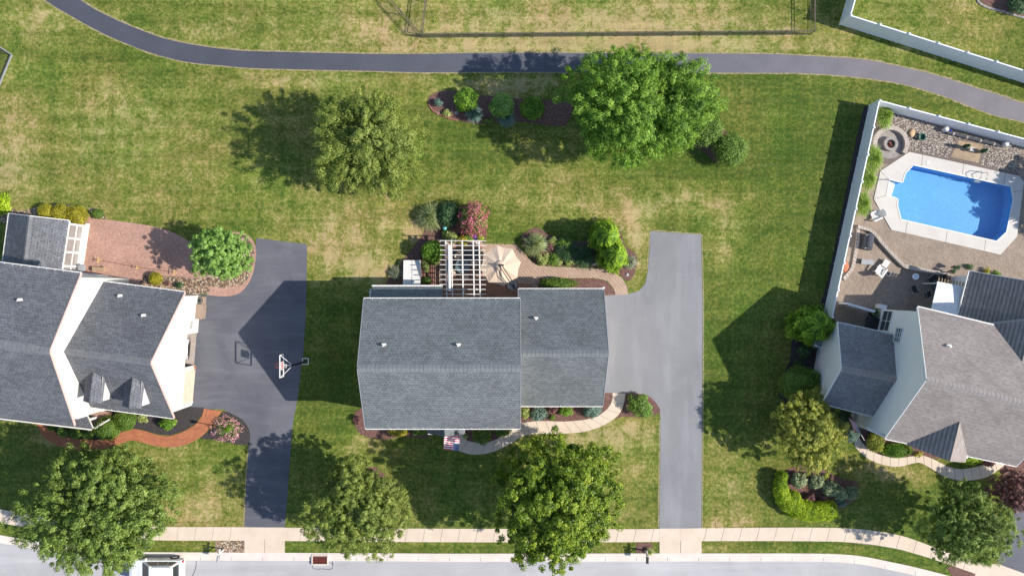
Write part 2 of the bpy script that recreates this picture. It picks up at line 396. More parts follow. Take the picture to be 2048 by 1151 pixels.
M['cap_left'] = pmat('charcoal_ridge_shingle', [(.3,(.15,.155,.168)),(.7,(.21,.216,.23))], 2, .9, .2, 12)
M['cap_right'] = pmat('taupe_ridge_shingle', [(.3,(.28,.245,.235)),(.7,(.36,.32,.31))], 2, .9, .2, 12)
M['white'] = pmat('white_paint', (.74,.72,.68), 2, .5, .04, 10)
M['vinyl'] = pmat('white_vinyl', [(.3,(.80,.81,.84)),(.7,(.86,.87,.89))], .6, .45, .04, 8)
M['beige'] = pmat('beige_door', (.60,.52,.41), 2, .6)
def sidingmat(name, c, h=.13):
    m, N, L, b = newmat(name); v = mapped(N, L); sep = N.new('ShaderNodeSeparateXYZ'); L.new(v, sep.inputs[0])
    fr = mathn(N, L, 'FRACT', mathn(N, L, 'DIVIDE', sep.outputs[2], h)); n = noise(N, L, .7, 5, v)
    r = ramp(N, [(.3, tuple(x*.93 for x in c)), (.7, c)]); L.new(n.outputs[0], r.inputs[0])
    k = mathn(N, L, 'MULTIPLY', mathn(N, L, 'LESS_THAN', fr, .12), .22)
    L.new(mixc(N, L, k, r.outputs[0], tuple(x*.5 for x in c)), b.inputs['Base Color']); b.inputs['Roughness'].default_value = .55
    bumpn(N, L, fr, b, .4, .012); return m
M['siding_white'] = sidingmat('white_siding', (.70,.68,.64))
M['siding_grey'] = sidingmat('pale_grey_siding', (.74,.74,.74))
M['siding_main'] = sidingmat('cream_siding', (.66,.62,.55))
M['glass'] = pmat('window_glass', (.05,.065,.08), 1, .08, spec=.8)
M['glass_green'] = pmat('tinted_glass', (.10,.15,.16), 1, .1, spec=.8)
M['glass_light'] = pmat('sunroom_glass', (.27,.25,.24), 1.5, .1, spec=.8)
M['car_glass'] = pmat('car_glass', (.02,.025,.03), 1, .05, spec=.9)
M['black'] = pmat('black_metal', (.02,.02,.022), 3, .45)
M['bronze'] = pmat('bronze_rail', [(.3,(.13,.11,.075)),(.7,(.22,.19,.14))], 3, .4)
M['iron'] = pmat('dark_iron', (.03,.035,.03), 3, .6)
M['rust'] = pmat('rusty_iron', [(.3,(.12,.025,.02)),(.7,(.2,.05,.035))], 9, .8)
M['steel'] = pmat('steel', (.5,.5,.5), 3, .3, metallic=.8)
M['grey'] = pmat('grey_plastic', (.30,.31,.33), 3, .5)
M['dark_grey'] = pmat('dark_grey_fabric', (.07,.075,.09), 3, .85)
M['tan_box'] = pmat('brown_resin', (.30,.22,.17), 3, .7)
M['fabric_tan'] = pmat('tan_canvas', [(.3,(.58,.45,.34)),(.7,(.66,.52,.40))], 1.2, .9, .06, 30)
M['fabric_white'] = pmat('white_canvas', [(.3,(.72,.72,.72)),(.7,(.85,.84,.82))], 1.5, .85)
M['wood'] = pmat('weathered_wood', [(.3,(.3,.2,.12)),(.7,(.48,.34,.22))], 6, .85, .2, 20, stretch=(1,6,1))
M['deck_wood'] = pmat('dark_deck_wood', [(.3,(.035,.045,.03)),(.7,(.08,.085,.05))], 2, .85)
M['bark'] = pmat('bark', [(.3,(.10,.075,.055)),(.7,(.22,.17,.13))], 6, .95, .4, 25, .6, .02)
M['terracotta'] = pmat('terracotta', (.45,.17,.09), 3, .8)
M['salmon'] = pmat('salmon_trim', (.66,.45,.40), 3, .7); M['tube'] = pmat('green_pot', (.05,.14,.10), 3, .5)
M['red'] = pmat('red_cloth', (.60,.06,.12), 3, .8); M['blue'] = pmat('navy_cloth', (.16,.19,.36), 3, .8)
M['red_plastic'] = pmat('red_plastic', (.55,.08,.09), 3, .5)
M['blue_glaze'] = pmat('blue_glaze', (.02,.04,.35), 3, .15, spec=.8); M['teal_glaze'] = pmat('teal_glaze', (.15,.5,.45), 3, .2, spec=.8)
M['yellow'] = pmat('yellow_stake', (.75,.55,.12), 3, .7)
M['green_hose'] = pmat('green_hose', (.12,.25,.06), 3, .5)
M['car_white'] = pmat('white_car_paint', (.80,.80,.80), 1, .25, spec=.7); M['car_dark'] = pmat('dark_car_paint', (.03,.035,.045), 1, .15, spec=.9)
M['rubber'] = pmat('tyre_rubber', (.02,.02,.02), 3, .9); M['headlamp'] = pmat('lamp_lens', (.6,.6,.62), 1, .1, spec=.9); M['tail'] = pmat('tail_lens', (.35,.02,.02), 1, .2, spec=.8)
M['liner'] = None
def linermat():
    m, N, L, b = newmat('pool_liner'); v = mapped(N, L)
    n = noise(N, L, .35, 4, v); r = ramp(N, [(.3, (.085,.32,.64)), (.7, (.105,.36,.69))]); L.new(n.outputs[0], r.inputs[0])
    t = N.new('ShaderNodeTexVoronoi'); t.feature = 'DISTANCE_TO_EDGE'; t.inputs['Scale'].default_value = 3.2
    L.new(noise(N, L, 2, 3, v).outputs[1], t.inputs['Vector']) if False else L.new(v, t.inputs['Vector'])
    q = ramp(N, [(0, (1.12,)*3), (.12, (1,)*3), (.5, (.95,)*3)]); L.new(t.outputs['Distance'], q.inputs[0])
    L.new(mixc(N, L, 1.0, r.outputs[0], q.outputs[0], 'MULTIPLY'), b.inputs['Base Color']); b.inputs['Roughness'].default_value = .6
    return m
M['liner'] = linermat()
def watermat():
    m, N, L, b = newmat('pool_water'); N.remove(b)
    tr = N.new('ShaderNodeBsdfTransparent'); tr.inputs[0].default_value = (.93,.98,1,1)
    gl = N.new('ShaderNodeBsdfGlossy'); gl.inputs['Roughness'].default_value = .06
    v = mapped(N, L); n = noise(N, L, 5, 3, v); bp = N.new('ShaderNodeBump'); bp.inputs['Strength'].default_value = .5; bp.inputs['Distance'].default_value = .02
    L.new(n.outputs[0], bp.inputs['Height']); L.new(bp.outputs[0], gl.inputs['Normal'])
    mx = N.new('ShaderNodeMixShader'); mx.inputs[0].default_value = .05; L.new(tr.outputs[0], mx.inputs[1]); L.new(gl.outputs[0], mx.inputs[2])
    L.new(mx.outputs[0], N['Material Output'].inputs[0]); return m
M['water'] = watermat()
LF = {}
def lf(k, d, m_, l, t=.28): LF[k] = leafmat('leaf_'+k, d, m_, l, t)
lf('olive', (.07,.12,.015), (.25,.32,.055), (.50,.56,.15), .38); lf('deep', (.03,.08,.006), (.19,.30,.015), (.52,.58,.07), .36)
lf('fresh', (.05,.13,.01), (.19,.36,.03), (.42,.60,.10), .38); lf('maple', (.05,.09,.015), (.20,.30,.045), (.46,.56,.15), .36)
lf('pale', (.12,.22,.06), (.25,.45,.07), (.50,.68,.24), .38); lf('yellow', (.10,.14,.02), (.38,.41,.06), (.68,.66,.15), .38)
lf('gold', (.20,.18,.01), (.46,.42,.03), (.62,.56,.08)); lf('lime', (.10,.20,.005), (.36,.50,.012), (.58,.68,.04), .2)
lf('box', (.06,.12,.015), (.16,.27,.035), (.28,.41,.08), .25); lf('dark', (.025,.06,.02), (.06,.13,.045), (.14,.25,.09), .2)
lf('bluegreen', (.06,.12,.09), (.16,.26,.20), (.30,.42,.34), .2); lf('rhodo', (.07,.11,.04), (.24,.30,.14), (.50,.54,.32), .2)
lf('pink', (.16,.10,.05), (.56,.13,.19), (.80,.34,.40), .2); lf('purple', (.08,.03,.03), (.20,.085,.08), (.40,.22,.20), .2)
lf('flower', (.35,.03,.10), (.85,.36,.45), (.95,.86,.86), .15); lf('blade', (.12,.17,.05), (.32,.38,.15), (.60,.62,.36), .3)
lf('conifer', (.04,.11,.004), (.16,.31,.01), (.38,.55,.04), .15); lf('sage', (.12,.14,.08), (.27,.30,.19), (.46,.48,.35), .2)
lf('hostas', (.14,.20,.03), (.42,.48,.14), (.72,.72,.38), .25); lf('lawnblade', (.10,.18,.02), (.28,.42,.06), (.50,.62,.16), .3)
# ---------------------------------------------------------------- foliage
def quad_mesh(name, V, tint, mat, parent=None):
    """V: (n,4,3) leaves, tint: (n,) -> one mesh object"""
    n = len(V); me = bpy.data.meshes.new(name)
    me.vertices.add(n*4); me.vertices.foreach_set('co', V.reshape(-1).astype(np.float32))
    me.loops.add(n*4); me.loops.foreach_set('vertex_index', np.arange(n*4, dtype=np.int32))
    me.polygons.add(n); me.polygons.foreach_set('loop_start', np.arange(0, n*4, 4, dtype=np.int32))
    me.polygons.foreach_set('loop_total', np.full(n, 4, dtype=np.int32))
    a = me.attributes.new('tint', 'FLOAT', 'POINT'); a.data.foreach_set('value', np.repeat(np.clip(tint, 0, 1), 4).astype(np.float32))
    me.update(calc_edges=True)
    return link(name, me, mat, parent)
def leaf_quads(C, Nn, size, rg, aspect=.6, D=None):
    """leaf-shaped quads at C facing Nn, long axis along D (or random)"""
    n = len(C); Nn = Nn / (np.linalg.norm(Nn, axis=1, keepdims=True)+1e-9)
    t = rg.normal(size=(n, 3)) if D is None else D + rg.normal(size=(n, 3))*.25
    t -= Nn*np.sum(t*Nn, axis=1, keepdims=True); t /= np.linalg.norm(t, axis=1, keepdims=True)+1e-9
    b = np.cross(Nn, t); s = (size*rg.uniform(.6, 1.3, n))[:, None]
    fold = Nn*s*.12
    return np.stack([C - t*s*.5, C + b*s*.5*aspect + fold + t*s*.05, C + t*s*.5, C - b*s*.5*aspect + fold + t*s*.05], axis=1)
def sph(rg, n, up=-1.0):
    z = rg.uniform(up, 1, n); a = rg.uniform(0, 2*np.pi, n); r = np.sqrt(1-z*z)
    return np.stack([r*np.cos(a), r*np.sin(a), z], 1)
def tree(name, label, px, py, rpx, H, mat, seed, leaf=.2, n=17000, cr=.62, low=.18, lobes=14, elong=1.0, squash=1.0, ratio=1.0, hc=None, group=None, gap=.0, crad=.75, tvar=.14, rough=.16, dens=1.15):
    """trunk, limbs and a crown of leaf clumps; (px,py) crown centre and rpx crown radius as seen"""
    rg = np.random.default_rng(seed); hc = hc or H*.62; n = int(n*1.5); leaf *= .84
    c = P(px, py, hc); rad = rpx/PPM*(1-hc/CAMH)
    root = thing(name, label, 'tree', (c.x, c.y, 0), 0, group)
    z0 = H*low; ch = (H-z0)/2; cz = z0+ch
    # an uneven hull; clumps of leaves sit all over it
    F = rg.normal(size=(9, 3))*np.array([1.9, 1.9, 1.5])*rg.uniform(.8, 2.4, (9, 1)); ph = rg.uniform(0, 6.28, 9); F2 = rg.normal(size=(7, 3))*4.2; ph2 = rg.uniform(0, 6.28, 7)
    hull = lambda d: 1+rough*(np.sin(d@F.T+ph)).sum(1)/3.0
    area = 2*np.pi*rad*rad*ratio + 2*np.pi*rad*ch; k = int(area*dens/(crad*crad)); up = -.55
    i = np.arange(k); z = 1-(1-up)*(i+.5)/k; a = i*2.399963+rg.normal(size=k)*.25; z = np.clip(z+rg.normal(size=k)*.03, -1, 1); r_ = np.sqrt(1-z*z)
    D0 = np.stack([r_*np.cos(a), r_*np.sin(a), z], 1); pock = (np.sin(D0@F2.T+ph2)).sum(1)/2.6; hv = hull(D0)*rg.uniform(.80, 1.08, k)*np.where(pock < -.35, .78, 1.0)*np.where(pock > .7, 1.07, 1.0)
    ax3 = np.array([rad*.93, rad*.93*ratio, ch*.95]); CC = D0*hv[:, None]*ax3+np.array([0, 0, cz]); CN = D0/ax3; CN /= np.linalg.norm(CN, axis=1, keepdims=True)
    m = max(12, n//k); idx = np.repeat(np.arange(k), m)
    R_ = rg.uniform(.5, 1.2, k)*crad
    d = sph(rg, len(idx), -.5); rr = rg.uniform(.3, 1.05, (len(idx), 1))
    out = D0*np.array([1, 1, .55]); out /= np.linalg.norm(out, axis=1, keepdims=True)
    off = d*rr*R_[idx][:, None]*.55
    if elong != 1: off += out[idx]*(np.sum(off*out[idx], 1, keepdims=True))*(elong-1)
    Pp = CC[idx]+off*np.array([1, 1, .75])
    Nn = d*.75+CN[idx]*.45+np.array([.15, -.05, .45])+rg.normal(size=d.shape)*.33
    tint = .45+rg.normal(size=len(idx))*.21+rg.normal(size=k)[idx]*tvar
    V = leaf_quads(Pp, Nn, leaf, rg, .62, D=(out[idx] if elong > 1.2 else None))
    ni = int(n*.26); di = sph(rg, ni, -.6); di = di*(hull(di)*rg.uniform(.40, .76, ni))[:, None]*ax3; di[:, 2] += cz
    V2 = leaf_quads(di, di*np.array([1, 1, .4])/rad+rg.normal(size=(ni, 3))*.5+np.array([0, 0, .6]), leaf*1.35, rg, .7)
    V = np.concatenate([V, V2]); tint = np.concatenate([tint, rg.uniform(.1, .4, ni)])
    V[:, :, 2] = np.maximum(V[:, :, 2], .15)
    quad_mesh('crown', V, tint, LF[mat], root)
    lob = []
    for q in range(lobes):
        w = D0[int(k*(q+.5)/lobes*.75)]; lob.append((w[0]*rad*.8, w[1]*rad*.8*ratio, cz+w[2]*ch*.75, 1))
    t = MB(); tr = .035*H*.7+.04
    t.tube([(0,0,-.1),(0.02,0,.3),(.05,.03,z0*.8),(0,.05,cz*.8),(.05,0,cz+ch*.3)], [tr*1.35,tr,tr*.85,tr*.6,tr*.25], 10)
    tk = t.build('trunk', M['bark'], root, smooth=True)
    b = MB()
    for (x, y, z, lr) in lob[::1]:
        s = rg.uniform(.35, .75); zs = z0*.7+(cz*.85-z0*.7)*s
        b.tube([(0.02,0.02,zs),(x*.4,y*.4,zs+(z-zs)*.55),(x*.95,y*.95,z)], [tr*.42, tr*.26, tr*.09], 6, caps=False)
    b.build('limbs', M['bark'], tk, smooth=True)
    return root
def blob_noise(d, rg, k=5, amp=.12):
    o = np.zeros(len(d))
    for _ in range(k):
        f = rg.normal(size=3)*2.4; o += np.sin(d@f + rg.uniform(0, 6))
    return 1 + amp*o/math.sqrt(k)
def foliage(name, c, rx, ry, h, mat, rg, style='ball', n=None, leaf=.09, parent=None, flower=None, z0=0.0):
    """leaves of one shrub about its base point c"""
    area = rx*ry*3.1+(rx+ry)*1.6*h
    if style == 'ball':
        n = n or int(min(9000, max(500, area*520))); d = sph(rg, n, -.5)
        k = blob_noise(d*1.7, rg, 6, .085); k *= rg.uniform(.86, 1.07, n)
        C = d*k[:, None]*np.array([rx, ry, h*.52]); C[:, 2] += h*.48
        C = np.array(c)+C; Nn = d+rg.normal(size=d.shape)*.6+np.array([0, 0, .25])
        tint = .45+rg.normal(size=n)*.22+(blob_noise(d*1.6, rg, 6, .18)-1)
        V = leaf_quads(C, Nn, leaf, rg, .7)
        ni = n//4; d2 = sph(rg, ni, -.4); C2 = np.array(c)+d2*np.array([rx, ry, h*.52])*.82+np.array([0, 0, h*.46])
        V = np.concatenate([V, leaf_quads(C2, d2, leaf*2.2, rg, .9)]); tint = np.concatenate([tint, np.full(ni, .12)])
    elif style == 'loose':
        kc = int(max(7, area*9)); d = sph(rg, kc, -.15); cc = d*np.array([rx*.72, ry*.72, h*.36])*rg.uniform(.6, 1.12, (kc, 1)); cc[:, 2] += h*.5
        m = int(max(26, min(70, (n or area*600)/kc))); i = np.repeat(np.arange(kc), m); dd = sph(rg, len(i), -.5)
        cr_ = .22*min(rx, ry)+.10
        C = np.array(c)+cc[i]+dd*rg.uniform(.5, 1.1, (len(i), 1))*cr_
        V = leaf_quads(C, dd*.6+d[i]*.3+np.array([0, 0, .6])+rg.normal(size=dd.shape)*.4, leaf*1.25, rg, .6)
        tint = .42+rg.normal(size=len(i))*.16+rg.normal(size=kc)[i]*.16
    elif style == 'grass':
        nb = int((n or 700)*.62); a = rg.uniform(0, 2*np.pi, nb); r = rg.uniform(.05, 1.05, nb); Vs = []; T = []
        seg = 4; w = .034
        lean = r*rg.uniform(.75, 1.25, nb); hh = h*(1.15-.45*r)*rg.uniform(.7, 1.15, nb)
        dx = np.cos(a)*rx*lean; dy = np.sin(a)*ry*lean; px_ = -np.sin(a)*w; py_ = np.cos(a)*w
        pts = []
        for s in range(seg+1):
            t = s/seg; pts.append(np.stack([c[0]+dx*(.08+.92*t**1.4), c[1]+dy*(.08+.92*t**1.4), c[2]+hh*(math.sin(t*2.1)/.863*(1-.25*t))], 1))
        tb = rg.uniform(.15, .85, nb)
        for s in range(seg):
            wa = 1-s/seg*.7; wb = 1-(s+1)/seg*.85; o = np.stack([px_, py_, np.zeros(nb)], 1)
            Vs.append(np.stack([pts[s]-o*wa, pts[s]+o*wa, pts[s+1]+o*wb, pts[s+1]-o*wb], 1)); T.append(tb*(.55+.45*s/seg))
        V = np.concatenate(Vs); tint = np.concatenate(T)
    elif style == 'conifer':
        n = n or int(min(12000, area*650)); z = rg.uniform(0, 1, n)**1.1; a = rg.uniform(0, 2*np.pi, n)
        prof = np.sqrt(np.clip(1-z**2.0, 0, 1))*(.9+.1*np.sin(z*9))
        lump = 1+.12*np.sin(a*5+z*9+1)+.11*np.sin(a*3-z*14)+.09*np.sin(a*11+z*25)+.06*np.sin(a*17-z*37)
        rr = prof*lump*rg.uniform(.8, 1.07, n)
        C = np.stack([c[0]+np.cos(a)*rr*rx, c[1]+np.sin(a)*rr*ry, c[2]+.1+z*(h-.1)], 1)
        Nn = np.stack([np.cos(a), np.sin(a), z*1.3+.2], 1)+rg.normal(size=(n, 3))*.4
        D = np.stack([np.cos(a)*.4, np.sin(a)*.4, np.ones(n)], 1)
        V = leaf_quads(C, Nn, leaf*1.5, rg, .45, D=D); tint = .42+rg.normal(size=n)*.2+(lump-1)*1.9
        ni = n//4; z2 = rg.uniform(0, .9, ni); a2 = rg.uniform(0, 6.283, ni); r2 = np.sqrt(1-z2**2)*.62
        C2 = np.stack([c[0]+np.cos(a2)*r2*rx, c[1]+np.sin(a2)*r2*ry, c[2]+.1+z2*(h-.25)], 1)
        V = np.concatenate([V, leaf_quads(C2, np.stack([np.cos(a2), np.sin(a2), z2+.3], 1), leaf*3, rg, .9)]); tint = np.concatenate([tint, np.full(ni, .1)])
    V[:, :, 2] = np.maximum(V[:, :, 2], c[2]+.01 if style != 'grass' else c[2])
    return V, tint
def shrub(name, cat, label, px, py, rpx, h, mat, style='ball', seed=0, ratio=1.0, leaf=.09, n=None, group=None, trunk=False, flowers=None):
    rg = np.random.default_rng(seed*13+int(px)*7+int(py)); c = P(px, py, h*.5); r = rpx/PPM
    loc = (c.x, c.y, 0); V, t = foliage(name, (0, 0, 0), r, r*ratio, h, mat, rg, style, n, leaf)
    if trunk or flowers:
        root = thing(name, label, cat, loc, 0, group)
        quad_mesh('foliage', V, t, LF[mat], root)
        if trunk:
            b = MB()
            for k in range(5):
                a = k*1.3; b.tube([(.03*math.cos(a), .03*math.sin(a), 0), (r*.35*math.cos(a), r*.35*math.sin(a), h*.65)], [.045, .02], 6)
            b.build('stem', M['bark'], root)
        if flowers:
            k, fs, fm = flowers; d = sph(rg, k, -.05); C = d*np.array([r*1.02, r*ratio*1.02, h*.56])*(blob_noise(d*1.5, rg, 5, .13)*rg.uniform(.75, 1.05, k))[:, None]; C[:, 2] += h*.5
            m_ = 9; i = np.repeat(np.arange(k), m_); C = C[i]+rg.normal(size=(len(i), 3))*fs*.8
            V2 = leaf_quads(C, d[i]+rg.normal(size=(len(i), 3))*.6, fs, rg, .9)
            V2[:, :, 2] = np.maximum(V2[:, :, 2], .03)
            quad_mesh('blossom', V2, np.clip(.5+rg.normal(size=len(i))*.25, 0, 1), LF[fm], root)
        return root
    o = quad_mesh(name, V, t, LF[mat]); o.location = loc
    return tag(o, label, cat, group)

# ---------------------------------------------------------------- building helpers
def wall(parent, a, b, tops, mat, holes=(), name='wall', thick=.14):
    """upright wall from a to b (xy); tops: list of (s, z) along the top from b back to a; holes: (s0,z0,s1,z1)"""
    a = Vector((a[0], a[1], 0)); b = Vector((b[0], b[1], 0)); d = (b-a); L = d.length; d = d/L
    o = Vector(parent.location)
    outer = [Vector((0, -.1, 0)), Vector((L, -.1, 0))]+[Vector((s, z, 0)) for s, z in tops]
    hs = [[Vector((s0, z0, 0)), Vector((s0, z1, 0)), Vector((s1, z1, 0)), Vector((s1, z0, 0))] for s0, z0, s1, z1 in holes]
    allp = outer+[p for h in hs for p in h]; m = MB(o); nrm = Vector((d.y, -d.x, 0))
    W = lambda p, k=0: a+d*p.x+Vector((0, 0, p.y))-nrm*k
    for t in tessellate_polygon([outer]+hs):
        q = [allp[i] for i in t]; m.face([W(p) for p in q]); m.face([W(p, thick) for p in q[::-1]])
    for h in hs:
        for i in range(4): p, q = h[i], h[(i+1) % 4]; m.face([W(p), W(q), W(q, thick), W(p, thick)])
    for i in range(len(outer)):
        p, q = outer[i], outer[(i+1) % len(outer)]; m.face([W(p), W(q), W(q, thick), W(p, thick)])
    ob = m.build(name, mat, parent, weld=True)
    return ob, a, d, nrm
def window(parent, a, d, nrm, s, z, w, h, mull=(1, 1), frame=.07, mat='glass', trim='white', name='window', off=0.0):
    o = Vector(parent.location); c = a+d*s+Vector((0, 0, z))+nrm*off; f = MB(o)
    m3 = Matrix((d, nrm, Vector((0, 0, 1)))).transposed()
    for sx in (-1, 1): f.box(c+d*sx*(w/2)+nrm*.035, (frame, .09, h+frame), M=m3)
    for sz in (-1, 1): f.box(c+Vector((0, 0, sz*h/2))+nrm*.037, (w-frame, .09, frame), M=m3)
    for i in range(1, mull[0]+1): f.box(c+d*(-w/2+w*i/(mull[0]+1))+nrm*.02, (frame*.5, .05, h-frame), M=m3)
    for i in range(1, mull[1]+1): f.box(c+Vector((0, 0, -h/2+h*i/(mull[1]+1)))+nrm*.021, (w-frame, .045, frame*.5), M=m3)
    fo = f.build(name, M[trim], parent)
    g = MB(o); g.box(c+nrm*.006, (w-frame*.6, .012, h-frame*.6), M=m3); g.build('pane', M[mat], fo)
    return fo
def roof_plane(m, e0, e1, r1, r0, th=.16):
    """one slope: eave e0->e1, ridge r0->r1 (3D). uv in metres along eave / up slope"""
    e0, e1, r1, r0 = map(Vector, (e0, e1, r1, r0)); d = (e1-e0).normalized()
    def uv(p): q = p-e0; u = q.dot(d); return (u+40, (q-d*u).length+10)
    m.face([e0, e1, r1, r0], uv=[uv(p) for p in (e0, e1, r1, r0)])
    dn = Vector((0, 0, -th)); m.face([r0+dn, r1+dn, e1+dn, e0+dn], uv=[(0, 0)]*4)
    for p, q in ((e0, e1), (e1, r1), (r1, r0), (r0, e0)): m.face([p+dn, q+dn, q, p], uv=[(0, 0), (.1, 0), (.1, .02), (0, .02)])
def gable(root, nw, ne, se, sw, rw, re, roof, siding, cap, over=(.3, .3, .35, .35), walls='NESW', trim='white', holes={}, gut='white', capw=.34, windows={}, base=0.0, gutters='NS', raketrim=True):
    """gabled block: eave corners and ridge ends as 3D points; over = overhang W,E,N,S"""
    nw, ne, se, sw, rw, re = map(Vector, (nw, ne, se, sw, rw, re)); o = Vector(root.location)
    m = MB(o); roof_plane(m, ne, nw, rw, re); roof_plane(m, sw, se, re, rw)
    ro = m.build('roof', M[roof], root)
    c = MB(o); up = Vector((0, 0, .03)); L = (re-rw).length; nn = max(2, int(L/.32))
    dN = ((ne+nw)/2-(re+rw)/2).normalized(); dS = ((se+sw)/2-(re+rw)/2).normalized()
    for i in range(nn):
        p = rw.lerp(re, i/nn)+up; q = rw.lerp(re, (i+.94)/nn)+up*.6
        c.face([p, q, q+dN*capw, p+dN*capw]); c.face([p, p+dS*capw, q+dS*capw, q])
        c.face([p+dN*capw-up, q+dN*capw-up*.6, q+dN*capw, p+dN*capw]); c.face([p+dS*capw, q+dS*capw, q+dS*capw-up*.6, p+dS*capw-up])
    c.build('ridge_cap', M[cap], ro)
    for side, p, q in (('N', nw, ne), ('S', sw, se)):
        if side not in gutters: continue
        g = MB(o); dd = (q-p).normalized(); out = Vector((-dd.y, dd.x, 0))*(1 if side == 'N' else -1)
        g.beam(p+out*.06-Vector((0,0,.08)), q+out*.06-Vector((0,0,.08)),  .065, .13)
        k = int((q-p).length/.62)
        for i in range(k+1): g.box(p.lerp(q, i/max(k,1))+Vector((0,0,.012))-out*.02, (.035, .16, .03), rz=math.atan2(dd.y, dd.x))
        g.build('gutter', M[gut], root)
    if raketrim:
        for p, q, s in ((nw, rw, -1), (sw, rw, -1), (ne, re, 1), (se, re, 1)):
            g = MB(o); dd = (re-rw).normalized()*s; g.beam(p+dd*.03-Vector((0,0,.1)), q+dd*.03-Vector((0,0,.1)), .05, .2); g.build('rake_board', M[trim], root)
    # wall footprint
    ax = (ne-nw).normalized(); ax.z = 0; ax.normalize(); ay = Vector((-ax.y, ax.x, 0))
    W, E, N_, S = over; fl = lambda v: Vector((v.x, v.y, 0))
    A = fl(nw)+ax*W-ay*N_; B = fl(ne)-ax*E-ay*N_; C = fl(se)-ax*E+ay*S; D = fl(sw)+ax*W+ay*S
    def top(p, end):   # roof underside height above p
        r0, r1 = fl(rw), fl(re); rd = (r1-r0).normalized(); q = p-r0; dist = abs(rd.x*q.y-rd.y*q.x)
        north = (rd.x*q.y-rd.y*q.x) > 0
        e = (fl(nw) if north else fl(sw))-r0; e2 = (fl(ne) if north else fl(se))-r0; tt = min(max(q.dot(rd)/(r1-r0).length, 0), 1); ed = abs(rd.x*e.y-rd.y*e.x)*(1-tt)+abs(rd.x*e2.y-rd.y*e2.x)*tt; eh = nw.z if north else sw.z
        return rw.z+(eh-rw.z)*dist/ed-.17
    out = {}
    rmE = fl(re)-ax*E; rmW = fl(rw)+ax*W
    if 'E' in walls:
        ps = (rmE-C).dot((B-C).normalized()); hh = re.z-.17
        out['E'] = wall(root, C, B, [((B-C).length, top(B, 1)), (ps, hh), (0, top(C, 1))], M[siding], holes.get('E', ()))
    if 'W' in walls:
        ps = (rmW-A).dot((D-A).normalized())
        out['W'] = wall(root, A, D, [((D-A).length, top(D, 0)), (ps, rw.z-.17), (0, top(A, 0))], M[siding], holes.get('W', ()))
    ins = .142
    if 'N' in walls: out['N'] = wall(root, B-ax*ins, A+ax*ins, [((B-A).length-2*ins, top(A, 0)), (0, top(B, 1))], M[siding], holes.get('N', ()))
    if 'S' in walls: out['S'] = wall(root, D+ax*ins, C-ax*ins, [((C-D).length-2*ins, top(C, 1)), (0, top(D, 0))], M[siding], holes.get('S', ()))
    for k, ws in windows.items():
        ob, a, d, nrm = out[k]
        for w in ws: window(root, a, d, nrm, *w)
    return out, (A, B, C, D)
def vent(root, p, roofo=None):
    m = MB(Vector(root.location)); p = Vector(p)
    m.tube([p-Vector((0,0,.12)), p+Vector((0,0,.34))], .055, 10); m.box(p+Vector((0,0,.015)), (.34,.34,.03), M=Matrix.Rotation(.5, 3, 'X'))
    m.tube([p+Vector((0,0,.30)), p+Vector((0,0,.36))], .08, 10)
    m.build('vent_pipe', M['white'], root)
def on_slope(e, r0, r1, x_px, y_px, hs):
    """point seen at pixel lying on plane through eave/ridge points (3 points)"""
    n = (Vector(r1)-Vector(e)).cross(Vector(r0)-Vector(e)); o = Vector((0,0,CAMH)); d = P(x_px, y_px, 0)-o
    t = n.dot(Vector(e)-o)/n.dot(d); return o+d*t
# ================================================================ SETTING
def GP(gx, gy, h=0.0): return Vector((gx/PPM, -gy/PPM, h))
xs_ = [-900, -200, 0, 74, 200, 300, 620, 900, 1403, 1600, 1688, 1735, 1821, 1884, 1960, 2100, 2300, 2900]
curb_t = [960, 1030, 1069, 1082, 1098, 1103, 1104.5, 1106, 1105.5, 1105.5, 1107, 1113, 1131, 1146.5, 1168, 1212, 1280, 1480]
def ycurb(x): return np.interp(x, xs_, curb_t)
def offs(d, x0=-900, x1=2900, step=40): return [(x, float(ycurb(x))+d) for x in range(x0, x1+1, step)]
POOL_OUT = [(1818,304),(2037,352),(2047,364),(2033,473),(2000,509),(1782,459.5),(1747,398),(1760,342)]
WATER = [(1826,330),(2021,373),(2025,401),(2012,464),(1992,482.5),(1801,439),(1794,411),(1795,399),(1789,395.5),(1772,391),(1778,359),(1804,365),(1810,346)]
def inpoly(x, y, poly):
    c = False; n = len(poly)
    for i in range(n):
        x0, y0 = poly[i]; x1, y1 = poly[(i+1) % n]
        if (y0 > y) != (y1 > y) and x < (x1-x0)*(y-y0)/(y1-y0)+x0: c = not c
    return c
